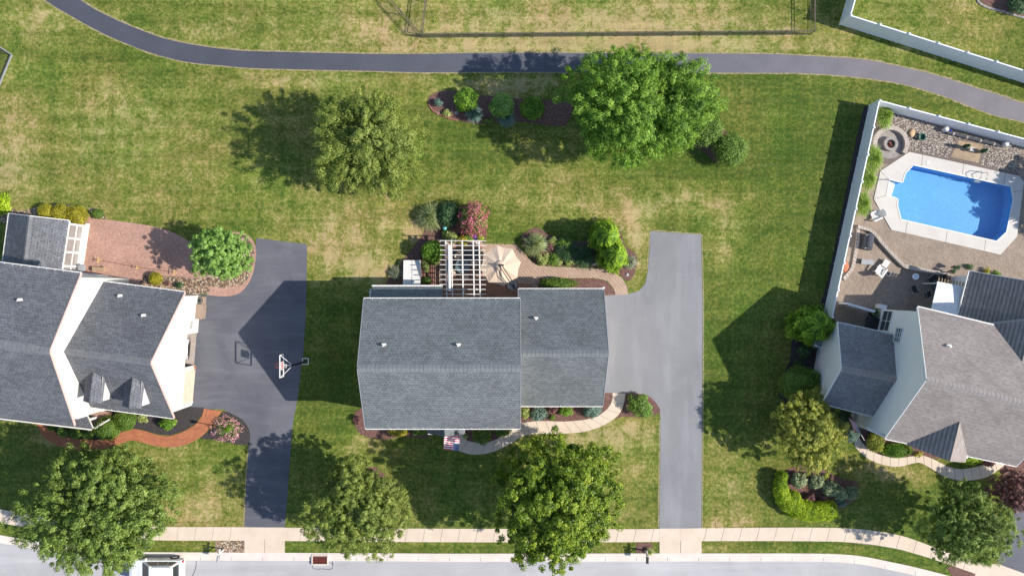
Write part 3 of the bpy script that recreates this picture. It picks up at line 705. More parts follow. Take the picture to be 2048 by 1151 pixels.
def build_lawn():
    fx = np.arange(-1150, 3200, 8.0); gx = np.concatenate([[-4800,-3600,-2600,-1800], fx, [3800,4600,5800,7000]])
    gy = np.concatenate([np.linspace(0, 1, 190)*1, [1.6, 2.4, 3.4, 4.6]])
    nx, ny = len(gx), len(gy)
    X = np.repeat(gx[None, :], ny, 0); yb = ycurb(gx)[None, :]+0; Y = yb + (-160-yb)*gy[:, None]
    VX = (X-CX)/PPM; VY = -(Y-CY)/PPM
    dry = np.full(X.shape, .22)
    blobs = [(1230,45,420,60,.62),(1230,85,430,30,.3),(700,55,190,60,.22),(400,50,110,45,.2),(90,35,70,40,.38),(50,80,60,40,.12),(30,260,40,120,.28),(20,340,50,50,.32),
      (210,205,60,35,.22),(280,250,120,60,.10),(250,330,260,160,.14),(600,160,150,16,.38),(740,240,120,140,.1),(1000,165,150,22,.5),(1040,190,90,40,.3),(1090,290,110,40,.25),
      (1050,380,230,50,.22),(1200,350,160,30,.1),(1180,415,150,25,.22),(1380,400,120,30,.42),(1270,490,28,80,.5),(1265,440,60,30,.3),(700,470,120,90,.22),(640,440,110,70,.15),(730,530,60,35,.55),(755,545,30,30,.35),(650,520,40,60,.22),
      (820,450,60,30,.3),(838,470,30,14,.5),(1170,870,160,34,.5),(1250,860,60,24,.3),(1260,940,90,80,.22),(1230,1030,70,26,.25),(400,980,110,90,.32),(390,1030,90,30,.2),(330,900,80,25,.25),
      (1440,490,40,70,.38),(1450,430,70,40,.15),(1460,980,60,80,.3),(1450,1045,60,16,.4),(1440,900,30,60,.2),(1760,935,70,28,.4),(1800,950,60,20,.3),(1860,90,150,60,.22),(1700,150,60,20,.1),
      (720,890,40,22,.5),(60,790,60,40,.3),(100,880,40,10,.5),(1340,95,280,12,.35),(930,95,170,14,.35),(1530,245,60,60,.18),(1700,1020,40,30,.1),(860,1000,200,80,.14),
      (1420,1095,30,10,.4),(1290,1120,60,6,.2),(1930,15,60,30,.2),(650,800,80,80,-.12),(1550,300,130,130,-.12),(960,300,90,50,-.2),(1320,320,120,40,-.15),(1290,1000,30,40,-.15),(1440,800,60,120,-.15),
      (220,110,90,40,-.15),(330,130,120,30,-.1),(470,250,90,60,-.12),(1560,150,90,20,-.12),(1780,180,120,30,-.1),(1500,1070,200,16,-.2),(900,1068,300,8,-.1),(660,750,60,60,-.1),(1330,900,14,120,-.2),(1420,500,20,300,-.1)]
    for bx, by, rx, ry, s in blobs: dry += s*np.exp(-(((X-bx)/rx)**2+((Y-by)/ry)**2)*1.1)
    dry += .10*np.exp(-(((X-330)/420)**2+((Y-250)/260)**2)); dry *= .98; dry -= .05*np.exp(-(((X-1450)/330)**2+((Y-300)/330)**2))
    vid = np.arange(nx*ny).reshape(ny, nx)
    F = np.stack([vid[:-1, :-1], vid[:-1, 1:], vid[1:, 1:], vid[1:, :-1]], -1).reshape(-1, 4)
    cxm = ((X[:-1, :-1]+X[1:, 1:])/2).reshape(-1); cym = ((Y[:-1, :-1]+Y[1:, 1:])/2).reshape(-1)
    near = (cxm > 1760) & (cxm < 2035) & (cym > 320) & (cym < 492)
    keep = np.ones(len(F), bool)
    for i in np.nonzero(near)[0]:
        if any(inpoly(cxm[i]+a, cym[i]+b, WATER) for a in (-6, 0, 6) for b in (-6, 0, 6)): keep[i] = False
    F = F[keep]; n = len(F); me = bpy.data.meshes.new('lawn')
    V = np.stack([VX, VY, np.zeros_like(VX)], -1).reshape(-1, 3)
    me.vertices.add(len(V)); me.vertices.foreach_set('co', V.reshape(-1).astype(np.float32))
    me.loops.add(n*4); me.loops.foreach_set('vertex_index', F.reshape(-1).astype(np.int32))
    me.polygons.add(n); me.polygons.foreach_set('loop_start', np.arange(0, n*4, 4, dtype=np.int32)); me.polygons.foreach_set('loop_total', np.full(n, 4, dtype=np.int32))
    a = me.attributes.new('dry', 'FLOAT', 'POINT'); a.data.foreach_set('value', np.clip(dry, 0, 1).reshape(-1).astype(np.float32))
    me.update(calc_edges=True)
    tag(link('lawn', me, M['lawn']), kind='structure')
build_lawn()
m = MB(); 
for q in [[(-2500,-2500),(2500,-2500),(2500,-60),(-2500,-60)], [(-2500,-60),(2500,-60),(2500,38),(-2500,38)], [(-2500,38),(2500,38),(2500,2500),(-2500,2500)]]:
    pass
# ground sheet to the horizon with an opening where the pool is dug
outer = [Vector((x, y, 0)) for x, y in ((-2500,-2500),(2500,-2500),(2500,2500),(-2500,2500))]
hole = [Vector((G2(p).x, G2(p).y, 0)) for p in POOL_OUT]
allp = outer+hole
for t in tessellate_polygon([outer, hole]):
    q = [allp[i] for i in t]
    if (q[1]-q[0]).cross(q[2]-q[0]).z < 0: q = q[::-1]
    m.face([(p.x, p.y, -.17) for p in q])
tag(m.build('ground', M['farlawn']), kind='structure')
ribbon('road', offs(15), offs(238), 95, -.13, M['road'], 0, sm=2)
ribbon('kerb', offs(0), offs(8), 500, .015, M['curb'], .0, .2, 2)
ribbon('gutter', offs(8), offs(17), 62, -.105, M['curb'], .03, .1, 2)
# sidewalk
sw_t = [(-900,905),(-200,978),(0,1017),(69,1030),(200,1046),(300,1052),(489,1053),(620,1054.5),(900,1056),(1240,1057),(1403,1055),(1676,1054.5),(1782,1066),(1833,1080),(1880,1098),(1960,1125),(2100,1170),(2300,1240)]
sw_b = [(-900,932),(-200,1005),(0,1044),(49,1052),(200,1072),(300,1079),(489,1080),(620,1081),(900,1083),(1240,1083),(1403,1081),(1676,1082),(1782,1094),(1833,1107),(1872,1119),(1950,1146),(2090,1196),(2290,1268)]
flat('sidewalk_joint', [(x,y+.5) for x,y in sw_t]+[(x,y-.5) for x,y in sw_b][::-1], .010, M['concrete_grey'])
ribbon('sidewalk', sw_t, sw_b, 92, .03, M['concrete'], .028, .06, 4)
for x0, x1, y0, y1 in ((489,569.5,1053.5,1104.5),(1319,1403,1055.5,1105.5)):
    xm = (x0+x1)/2
    flat('driveway_apron', [(x0,y0),(xm-.4,y0),(xm-.4,y1),(x0,y1)], .038, M['concrete']); flat('driveway_apron', [(xm+.4,y0),(x1,y0),(x1,y1),(xm+.4,y1)], .038, M['concrete'])
flat('driveway_apron', [(1956,1130),(1995,1126),(2120,1172),(2100,1230),(1945,1163)], .038, M['concrete'])
# driveways
flat('left_driveway', [(513,476),(614,488),(613,560),(611,640),(607,700),(596,790),(585,850),(577,960),(569.5,1054),(489,1054),(493,960),(498,890),(499,862),(485,838),(447,818),(404,817),(378,812),(372,700),(395,588),(416,590),(450,592.5),(475,588),(495,570),(506,545),(510,520),(511,500)], .014, M['drive_dark'])
flat('middle_driveway', [(1301,462),(1402,469),(1405,600),(1404.5,800),(1402.5,1056),(1319,1056),(1320.5,900),(1321,835),(1317,812),(1305,797),(1288,788),(1180,784),(1150,700),(1150,620),(1195,588),(1255,587.5),(1277,582),(1290,568),(1296,540),(1299,500)], .014, M['drive_light'])
flat('right_driveway', [(2048,935),(2300,980),(2300,1210),(2120,1173),(1993,1126),(2008,1090),(2022,1050),(2030,1015),(2040,985)], .014, M['drive_dark'])
# asphalt walking path across the top
p_lo = [(-60,-120),(20,-60),(90,0),(142,32),(190,59),(237,81),(305,107),(373,124),(440,131),(520,137),(737,142),(846,145),(1008,144),(1250,145),(1520,146),(1589,146),(1680,151),(1765,161),(1816,171),(1884,191),(1951,217),(2002,234),(2048,244),(2200,285),(2500,350)]
p_up = [(20,-120),(90,-50),(161,0),(190,19),(237,42),(288,63),(339,80),(407,93),(474,101),(520,103),(737,108),(846,108),(1008,106),(1250,107),(1520,108),(1613,112),(1714,118),(1765,126),(1833,141),(1884,154),(1951,176),(2002,191),(2048,207),(2210,245),(2510,310)]
ribbon('footpath', p_up, p_lo, 70, .014, M['path'], 0, .05, 5)
def edge_fringe(name, line, w, mat, seed, wig=1.0):
    """ragged strip of worn, dry grass beside a hard edge"""
    rg = np.random.default_rng(seed); L = resample([G2(p) for p in smooth_line(line, 5 if len(line) > 12 else 1)], 260); q = []
    for i, p in enumerate(L): q.append(p)
    m = MB()
    for i in range(len(L)-1):
        d = (L[i+1]-L[i]).normalized(); n = Vector((-d.y, d.x))*w*(.4+.9*rg.random()); n2 = Vector((-d.y, d.x))*w*(.4+.9*rg.random())
        m.face([(L[i].x,L[i].y,.009),(L[i+1].x,L[i+1].y,.009),(L[i+1].x+n2.x,L[i+1].y+n2.y,.009),(L[i].x+n.x,L[i].y+n.y,.009)])
    tag(m.build(name, mat), kind='structure')
M['dry_edge'] = pmat('dry_grass_edge', [(.35,(.20,.19,.06)),(.65,(.46,.37,.23))], 5, .95, .3, 25)
edge_fringe('dry_grass_edge', p_up, .16, M['dry_edge'], 1); edge_fringe('dry_grass_edge', [(x, y) for x, y in p_lo][::-1], .12, M['dry_edge'], 2)
edge_fringe('dry_grass_edge', [(1403.5,1054),(1405.5,800),(1406,600),(1403,469),(1301,461),(1298,500),(1295,540)][::-1], .10, M['dry_edge'], 3)
edge_fringe('dry_grass_edge', [(1318.5,1054),(1320,900),(1320.5,838)], .13, M['dry_edge'], 4)
edge_fringe('dry_grass_edge', [(488.5,1052),(492.5,960),(497.5,892)], .10, M['dry_edge'], 5)

# ---- middle house grounds
flat('house_patio', [(962,478),(966,487),(1033,489),(1048,505),(1062,522),(1075,531),(1110,533),(1200,537),(1228,545),(1244,556),(1254,572),(1256,588),(1231,589),(1227,576),(1214,561),(1190,555.5),(1080,556),(1076,575),(1076,640),(870,640),(870,478)], .034, M['paver_tan'])
flat('shaded_patio', [(884,487),(965,490),(966,560),(1066,568),(1066,640),(884,640)], .04, M['paver_house'])
flat('planting_bed', [(1042,478),(1055,462),(1075,455),(1100,470),(1150,482),(1180,478),(1215,452),(1240,462),(1250,490),(1272,508),(1274,530),(1266,552),(1255,562),(1240,550),(1225,542),(1200,535),(1110,531),(1080,529),(1064,520)], .025, M['mulch'], smooth=3)
flat('planting_bed', [(1080,557),(1190,556.5),(1212,562),(1226,577),(1230,589),(1190,592),(1190,640),(1066,640),(1076,575)], .04, M['mulch'])
flat('planting_bed', [(868,420),(900,415),(960,430),(972,450),(972,478),(966,486),(884,487),(850,500),(846,520),(846,560),(884,580),(884,640),(760,640),(772,565),(785,545),(800,530),(806,520),(845,470)], .022, M['mulch'])
flat('flagstone_path', [(846,530),(884,528),(884,575),(846,575)], .028, M['mulch_dark'])
flat('island_bed', [(857,208),(860,192),(880,183),(910,182),(960,190),(1040,198),(1140,205),(1135,245),(1120,252),(1080,249),(1050,244),(1000,244),(960,248),(925,243),(890,233),(868,222)], .025, M['mulch'], smooth=3)
flat('island_bed', [(1350,255),(1400,245),(1440,255),(1462,275),(1450,310),(1432,325),(1410,305),(1375,285)], .025, M['mulch'], smooth=3)
flat('front_bed', [(706,840),(712,822),(728,812),(735,790),(800,790),(860,800),(862,870),(830,874),(800,872),(775,878),(750,877),(722,868)], .025, M['mulch'], smooth=2)
flat('front_bed', [(925,800),(1042,800),(1042,846),(1018,862),(985,882),(955,884),(935,880),(922,866)], .025, M['mulch'])
flat('front_bed', [(1036,790),(1190,790),(1200,785),(1227,785),(1225,800),(1216,815),(1196,830),(1172,838),(1130,842),(1090,841),(1060,842),(1036,848)], .022, M['mulch'])
flat('corner_bed', [(1251,786),(1288,788),(1305,797),(1317,812),(1320,824),(1300,831),(1275,834),(1245,832),(1230,836),(1246,808)], .025, M['mulch'], smooth=2)
flat('tree_ring', [(735,928),(752,934),(770,950),(782,972),(780,985),(765,975),(748,955),(733,940)], .022, M['mulch'], smooth=3)
wu = [(1225,785),(1224,800),(1216,815),(1197,830),(1172,838),(1130,842),(1090,841),(1060,842.5),(1040,847),(1017,863),(985,881),(955,884),(935,880),(924,868),(918,850)]
wd = [(1251,786.5),(1247,808),(1236,830),(1206,850),(1170,862),(1130,866),(1095,866.5),(1070,866.5),(1046,871),(1016,889),(985,903),(955,908),(930,905),(908,893),(897,868)]
ribbon('front_walk', wu, wd, 20, .045, M['concrete'], .03, .06, 4)
flat('front_walk_joint', [(wu[0])]+wu[1:]+wd[::-1], .022, M['concrete_grey'])
# ---- left house grounds
flat('stone_bed', [(270,535),(330,530),(385,480),(420,468),(440,464),(463,466),(488,468),(503,480),(511,497),(510,522),(505,545),(494,569),(475,586),(450,591),(416,590),(396,588),(380,640),(200,640),(200,560)], .02, M['pebble_tan'], smooth=2)
flat('brick_patio', [(120,436),(178,436),(215,439.5),(260,445),(300,451),(335,460),(362,472),(385,487),(405,505),(415,530),(410,556),(380,556),(350,552),(290,550),(280,562),(270,640),(120,640)], .034, M['brick_pink'])
ribbon('brick_edging', [(418,590),(450,592),(475,588),(494,571),(506,546),(511,520),(512,497),(504,478),(489,466),(463,463.5)], [(420,571),(447,576),(466,572),(489,566),(502,543),(507,520),(508,499),(501,482),(487,470),(463,467)], 12, .04, M['brick_pink'], 0)
flat('stone_bed', [(5,400),(20,412),(35,422),(60,418),(82,412),(100,408),(125,407),(150,412),(170,420),(178,440),(120,450),(0,445)], .02, M['pebble_tan'])
flat('stone_bed', [(178,415),(195,416),(206,424),(214,438),(178,436)], .02, M['pebble_tan'])
flat('front_bed_left', [(-40,800),(408,814),(404,830),(388,848),(365,862),(340,870),(315,868),(290,860),(265,856),(243,862),(225,874),(190,878),(150,876),(120,868),(104,855),(90,845),(-40,838)], .018, M['mulch_dark'])
flat('flower_bed', [(446,822),(468,829),(484,838),(496,852),(500,868),(498,888),(470,887),(430,878),(400,876),(425,855)], .018, M['mulch_dark'], smooth=2)
ribbon('brick_walk', [(408,816.5),(403,833),(388,850),(365,863),(340,871),(315,869),(290,861),(265,857),(243,863),(225,875),(190,879),(150,877),(120,869),(105,856),(97,842)],
       [(444,821.5),(431,840),(411,865),(381,885),(345,893.5),(310,890.5),(280,882.5),(262,880),(236,888),(206,897),(170,901),(135,897),(105,885),(85,870),(74,846)], 60, .04, M['brick_red'], 0, uvm=True)
flat('pebble_strip', [(431,1081),(488,1081),(488,1104),(431,1103)], .022, M['pebble_tan'])
flat('mulch_square', [(1272,1084.5),(1305,1084.5),(1305,1105),(1272,1105)], .022, M['mulch'])
# ---- right house grounds
flat('pool_patio', [(1742,212),(2010,283),(2120,312),(2130,700),(1900,700),(1740,665),(1662,655)], .02, M['paver_pool'], holes=[POOL_OUT])
flat('gravel_bed', [(1765,222),(2040,297),(2037,352),(1961,331),(1895,317),(1816,302),(1790,310),(1770,300)], .03, M['pebble_grey'])
flat('dark_paver_band', [(1817,299),(2038,347),(2038,353),(1818,304.5)], .042, M['paver_dark'])
flat('paver_square', [(1913,277),(1970.5,286),(1961.5,331),(1895,317)], .038, M['paver_dark'])
flat('paver_square_field', [(1917,281),(1965,289),(1957,326),(1901,314)], .046, M['paver_sand'])
flat('pool_deck', POOL_OUT, .075, M['concrete_white'], holes=[WATER], thick=.12)
m = MB()
for a, b in (((1845,308),(1842,333)),((1927,327),(1923,351)),((2010,345),(2006,370)),((1760,342),(1777,360)),((1747,398),(1771,391)),((1810,467),(1814,443)),((1890,486),(1894,461)),((1967,503),(1971,479)),((2044,380),(2023,385)),((2036,440),(2017,446))):
    p, q = P(*a), P(*b); m.beam((p.x,p.y,.076),(q.x,q.y,.076), .035, .008)
tag(m.build('pool_deck_joint', M['concrete_grey']), kind='structure')
# pool basin
m = MB(); wv = [G2(p) for p in WATER]; fl = [Vector((p.x,p.y,0)) for p in wv]
for t in tessellate_polygon([fl]):
    q = [fl[i] for i in t]
    if (q[1]-q[0]).cross(q[2]-q[0]).z < 0: q = q[::-1]
    m.face([(p.x,p.y,-1.25) for p in q])
for i in range(len(fl)):
    p, q = fl[i], fl[(i+1)%len(fl)]; m.face([(q.x,q.y,-1.25),(p.x,p.y,-1.25),(p.x,p.y,.07),(q.x,q.y,.07)])
pool = thing('swimming_pool', 'blue vinyl lined swimming pool with clipped corners in a pale concrete deck', 'swimming pool', (0,0,0))
m.build('basin', M['liner'], pool)
m = MB()
for i in range(len(fl)):
    p, q = fl[i], fl[(i+1)%len(fl)]; m.beam((p.x,p.y,.08),(q.x,q.y,.08), .09, .04)
m.build('coping', M['white'], pool)
m = MB()
for k in range(4):
    a, b, c_, d_ = G2((1773-0,390.5)), G2((1779,359.5)), G2((1783+6*k,360.5+1.4*k)), G2((1777+5*k,391.5+1.2*k))
    m.prism([a, b, c_, d_], -1.25, -.18-.27*k)
m.build('steps', M['white'], pool)
m = MB()
for t in tessellate_polygon([fl]):
    q = [fl[i] for i in t]
    if (q[1]-q[0]).cross(q[2]-q[0]).z < 0: q = q[::-1]
    m.face([(p.x,p.y,-.09) for p in q])
m.build('water', M['water'], pool)
flat('mulch_strip', [(1737,212),(1728,212),(1712,280),(1692,380),(1672,480),(1655,560),(1640,610),(1600,640),(1585,665),(1580,720),(1562,760),(1556,790),(1600,830),(1670,830),(1670,640),(1648,622)], .02, M['mulch_dark'])
flat('island_bed_right', [(1552,960),(1570,940),(1600,930),(1630,931),(1660,945),(1690,958),(1715,962),(1718,985),(1710,1000),(1685,1012),(1655,1030),(1600,1035),(1565,1010),(1550,985)], .02, M['mulch'], smooth=2)
flat('right_front_bed', [(1690,830),(1740,800),(2080,880),(2080,955),(2030,962),(2005,948),(1990,930),(1930,920),(1860,915),(1790,915),(1740,905),(1715,880),(1700,885),(1690,880)], .02, M['mulch'])
ribbon('right_front_walk', [(1716,868),(1722,882),(1738,897),(1758,908),(1785,914),(1805,914),(1828,911),(1845,910),(1868,918),(1893,931),(1918,937),(1945,934),(1975,926),(2005,915)],
       [(1708,888),(1716,900),(1735,916),(1758,926),(1785,932),(1805,931),(1828,925),(1842,925),(1862,936),(1887,951),(1915,959),(1945,959),(1975,952),(2008,930)], 19, .045, M['concrete'], .03, .05, 4)
flat('far_corner_bed', [(1955,-10),(1962,4),(1980,14),(2005,20),(2030,28),(2060,36),(2060,-30)], .02, M['mulch'])
ribbon('stone_border', [(1953,-10),(1960,5),(1980,15),(2005,21),(2030,29),(2060,37)], [(1950,-8),(1957,8),(1978,19),(2003,25),(2028,33),(2060,41)], 14, .09, M['stone_grey'], .03, .1)
flat('mulch_by_apron', [(1893,1134),(1906,1126),(1958,1140),(1950,1164),(1905,1150)], .022, M['mulch'])

# ================================================================ HOUSES
# ---- middle house
H1 = thing('house', 'middle two storey house with long slate blue shingle roof and lower garage wing', 'house', P(900,700))
r_, cor = gable(H1, P(728,597,6.46), P(1040,597,6.46), P(1040,856,6.46), P(731,856,6.46), P(715,736,9.7), P(1041,736,9.7), 'roof_main', 'siding_main', 'cap_main', trim='grey',
  windows={'S': [(1.5,1.6,1.1,1.5,(1,1)),(4.2,1.6,1.1,1.5,(1,1)),(8.6,1.6,1.1,1.5,(1,1)),(10.9,1.6,1.1,1.5,(1,1)),(1.5,4.6,1.1,1.5,(1,1)),(4.2,4.6,1.1,1.5,(1,1)),(6.9,4.6,1.1,1.5,(1,1)),(9.0,4.6,1.1,1.5,(1,1)),(11.0,4.6,1.1,1.5,(1,1))],
           'N': [(2,4.6,1.1,1.4,(1,1)),(5,4.6,1.1,1.4,(1,1)),(8,4.6,1.1,1.4,(1,1)),(10.9,4.6,1.1,1.4,(1,1)),(2.4,1.3,1.8,2.1,(1,0)),(4.9,1.6,1.1,1.4,(1,1))], 'W': [(3,1.6,1,1.4,(1,1)),(7,4.6,1,1.4,(1,1))]})
_, cw = gable(H1, P(1037,578,4.6), P(1207,578,4.6), P(1205,811,4.6), P(1037,811,4.6), P(1037,706,8.2), P(1217,706,8.2), 'roof_main', 'siding_main', 'cap_main', over=(0,.3,.35,.35), walls='NES', trim='grey',
  windows={'S': [(1.6,1.6,1.1,1.4,(1,1)),(4.2,1.6,1.1,1.4,(1,1))], 'N': [(4,1.7,1,1.2,(1,1))], 'E': [(4.4,5.0,1.0,1.4,(1,1))]})
for s0 in (1.0, 4.6):   # closed garage doors on the east wall
    A_, B_, C_, D_ = cw; d = (B_-C_).normalized(); nr = Vector((d.y, -d.x, 0)); m = MB(H1.location); m3 = Matrix((d, nr, Vector((0,0,1)))).transposed()
    for k in range(4): m.box(C_+d*(s0+1.4)+nr*.03+Vector((0,0,.28+.55*k)), (2.8,.04,.53), M=m3)
    m.build('garage_door', M['beige'], H1)
# rear extension
m = MB(H1.location); roof_plane(m, P(884.5,572,3.2), P(745,572,3.2), P(742,606,4.5), P(884.5,606,4.5)); m.build('extension_roof', M['roof_main'], H1)
m = MB(H1.location); m.beam(P(744,571,3.14), P(885,571,3.14), .12, .14)
for i in range(11): p = P(746+i*13.8,572,3.22); m.box(p, (.04,.14,.03))
m.build('gutter', M['white'], H1)
e0, e1 = P(752,575,0), P(880,575,0)
for a, b, nm in ((Vector((e1.x,e1.y-.1,0)), Vector((e0.x,e0.y-.1,0)), 'N'), (Vector((e0.x,e0.y-.1,0)), Vector((e0.x,e0.y-2.0,0)), 'W'), (Vector((e1.x,e1.y-2.0,0)), Vector((e1.x,e1.y-.1,0)), 'E')):
    L = (b-a).length; tops = [(L,2.98),(0,2.98)] if nm == 'N' else ([(L,3.9),(0,3.0)] if nm == 'W' else [(L,3.0),(0,3.9)])
    w_, a_, d_, n_ = wall(H1, a, b, tops, M['siding_main'])
    if nm == 'N': window(H1, a_, d_, n_, 2.2, 1.6, 1.5, 1.2, (1,0)); window(H1, a_, d_, n_, 4.5, 1.6, .9, 1.2, (0,1))
m = MB(H1.location); m.box(P(741,584,3.1), (.22,.1,.1)); m.build('downspout_elbow', M['white'], H1)
for x, y in ((768,690),(917,690),(1072,637)):
    e = P(728,597,6.46) if x < 1040 else P(1037,578,4.6); r0, r1 = (P(715,736,9.7), P(1041,736,9.7)) if x < 1040 else (P(1037,706,8.2), P(1217,706,8.2))
    vent(H1, on_slope(e, r0, r1, x, y, 0))
# porch: small gabled roof, two columns, slab
m = MB(H1.location); roof_plane(m, P(930,866,3.1), P(929,840,3.1), P(888.5,840,4.2), P(889.5,873,4.2)); roof_plane(m, P(855,840,3.1), P(854,866,3.1), P(889.5,873,4.2), P(888.5,840,4.2)); po = m.build('porch_roof', M['roof_main'], H1)
m = MB(H1.location)
a_, b_, c_ = P(856,866,2.95), P(928,866,2.95), P(889.5,872,4.03); m.face([a_, b_, c_]); m.face([c_+Vector((0,.1,0)), b_+Vector((0,.1,0)), a_+Vector((0,.1,0))]); m.beam(a_-Vector((0,.03,.1)), b_-Vector((0,.03,.1)), .12, .2)
m.build('porch_gable', M['white'], H1)
for x in (872, 918):
    m = MB(H1.location); p = P(x, 852); m.lathe((p.x,p.y,.15), [(.14,0),(.14,.1),(.1,.14),(.09,2.6),(.13,2.7)], 16); m.build('porch_column', M['white'], H1)
m = MB(H1.location); m.prism([G2(q) for q in ((856,835),(928,835),(928,866),(856,866))], 0, .16); m.build('porch_slab', M['stone_cap'], H1)
m = MB(H1.location); q = P(892, 832); 
m.box((q.x, cor[3].y-.03, 1.2), (1.0,.06,2.1)); m.build('front_door', M['red'], H1)

# ---- left house
H2 = thing('house', 'left white sided house with charcoal roof, two dormers and an open garage door', 'house', P(200,700))
gA = [P(206,563,4.4), P(369,584,4.4), P(347,835.5,4.4), P(176,812.5,4.4), P(124,702,9.2), P(300,725,9.2)]
_, cA = gable(H2, *gA, 'roof_left', 'siding_white', 'cap_left', over=(0,.3,.35,.35), walls='NES', trim='salmon', holes={'E': [(3.45,0,6.2,2.25)]},
  windows={'E': [(6.95,1.75,.62,.75,(1,2))], 'S': [(1.8,1.6,1,1.4,(1,1)),(4.6,1.6,1,1.4,(1,1))], 'N': [(2,1.6,1,1.4,(1,1))]})
gB = [P(-110,511,8.6), P(161,546,8.6), P(148,850,7.2), P(-120,816,7.2), P(-170,667,11.7), P(98,702,11.7)]
oB, cB = gable(H2, *gB, 'roof_left', 'siding_white', 'cap_left', trim='salmon', gutters='N', windows={'N': [(2,1.5,1.2,1.4,(1,1)),(6,5.5,1,1.4,(1,1)),(2,5.5,1,1.4,(1,1))], 'S': [(2,5.4,1,1.4,(1,1)),(5,5.4,1,1.4,(1,1)),(9,5.4,1,1.4,(1,1)),(9,1.6,1,1.4,(1,1))]})
# garage doors, trims and interior on block A
A_, B_, C_, D_ = cA; d = (B_-C_).normalized(); nr = Vector((d.y,-d.x,0)); m3 = Matrix((d, nr, Vector((0,0,1)))).transposed()
m = MB(H2.location)
for k in range(4): m.box(C_+d*1.75+nr*.03+Vector((0,0,.28+.55*k)), (2.8,.05,.53), M=m3)
gd = m.build('garage_door', M['beige'], H2)
m = MB(H2.location)
for s in (.28, 3.22): m.box(C_+d*s+nr*.04+Vector((0,0,1.15)), (.13,.09,2.3), M=m3)
m.box(C_+d*1.75+nr*.041+Vector((0,0,2.36)), (3.06,.09,.13), M=m3); m.build('frame', M['white'], gd)
m = MB(H2.location); fo = C_+d*4.82-nr*3.2; 
for c_, sz in ((fo+Vector((0,0,-.02)), (5.2,6.2,.1)),): m.box(c_, sz, M=m3)
m.box(C_+d*2.2-nr*3.2+Vector((0,0,1.3)), (.1,6.2,2.6), M=m3); m.box(C_+d*7.4-nr*3.2+Vector((0,0,1.3)), (.1,6.2,2.6), M=m3); m.box(C_+d*4.8-nr*6.3+Vector((0,0,1.3)), (5.3,.1,2.6), M=m3); m.box(C_+d*4.8-nr*3.2+Vector((0,0,2.66)), (5.4,6.1,.1), M=m3)
m.build('garage_interior', M['stone_cap'], H2)
GAR = (C_+d*4.82, d, nr)
# dormers
for (bx, by, fx, fy) in ((186,745,183,806),(265,755,261,816)):
    n1 = (gA[5]-gA[3]).cross(gA[4]-gA[3]).normalized()
    ax = (gA[5]-gA[4]).normalized(); ay = Vector((-ax.y, ax.x, 0)).normalized()
    hr = 7.75; b0 = P(bx, by, hr); f0 = P(fx, fy, hr); f0 = b0 - ay*((f0-b0).length)
    w = .72; dz = Vector((0,0,-.5)); m = MB(H2.location)
    roof_plane(m, f0+ax*w+dz, b0+ax*w+dz, b0+ay*.3, f0, .08); roof_plane(m, b0-ax*w+dz, f0-ax*w+dz, f0, b0+ay*.3, .08)
    dr = m.build('dormer_roof', M['roof_left'], H2)
    m = MB(H2.location); zz = lambda p: Vector((p.x, p.y, gA[4].z - (gA[4].z-4.4)*abs((p-gA[4]).dot(ay))/abs((gA[3]-gA[4]).dot(ay))-.1))
    fb = f0+ay*.12; wi = .62; e = dz+Vector((0,0,-.05))
    for s in (1, -1):
        tf, tb = fb+ax*wi*s+e, b0+ax*wi*s+e; q = [zz(tf), zz(tb), tb, tf]; m.face(q if s > 0 else q[::-1])
    m.face([zz(fb-ax*wi), zz(fb+ax*wi), fb+ax*wi+e, fb+Vector((0,0,-.1)), fb-ax*wi+e]); dw = m.build('dormer_wall', M['siding_white'], H2)
    window(H2, fb-Vector((0,0,fb.z)), ax, -ay, 0, hr-1.35, .75, 1.1, (1,1), name='dormer_window')
# porch roof on the south side with beam and posts
m = MB(H2.location); roof_plane(m, P(-120,822,3.2), P(184,857.5,3.2), P(163,812,4.9), P(-140,775,4.9)); m.build('porch_roof', M['roof_left'], H2)
m = MB(H2.location); a_, b_, c_, t_ = P(183,857,3.05), P(163,812,3.05), P(163,812,4.8), P(183,857,3.1)
e = Vector((.05,0,0)); m.face([a_+e, b_+e, c_+e]); m.beam(a_+e, b_+e, .16, .3); m.beam(P(-120,822,3.05), P(183,858,3.05), .12, .2)
m.build('porch_beam', M['white'], H2)
for x, y in ((178,838),(120,831),(60,824),(0,817)):
    m = MB(H2.location); p = P(x,y,1.5); m.box((p.x,p.y,1.5), (.2,.2,3.0), rz=R(-7)); m.build('porch_post', M['white'], H2)
m = MB(H2.location); m.prism([G2(q) for q in ((-40,800),(226,822),(226,846),(196,848),(-40,826))], 0, .3); m.build('porch_floor', M['brick_pink'], H2)
m = MB(H2.location)
for z in (.5, 1.1): m.beam(P(190,856,z), P(219,838,z), .12, .12)
for t in range(9): p = P(190+29*t/8, 856-18*t/8, 0); m.beam(p+Vector((0,0,.5)), p+Vector((0,0,1.1)), .05)
m.build('porch_railing', M['white'], H2)
# rear stoop cover between the blocks
m = MB(H2.location); m.prism([G2(q) for q in ((175,552),(230,557),(224,572),(172,572))], 2.55, 2.7); m.build('stoop_roof', M['white'], H2)
for x,y in ((228,559),): 
    m = MB(H2.location); p = P(x,y); m.box((p.x,p.y,1.28), (.14,.14,2.54)); m.build('stoop_post', M['white'], H2)
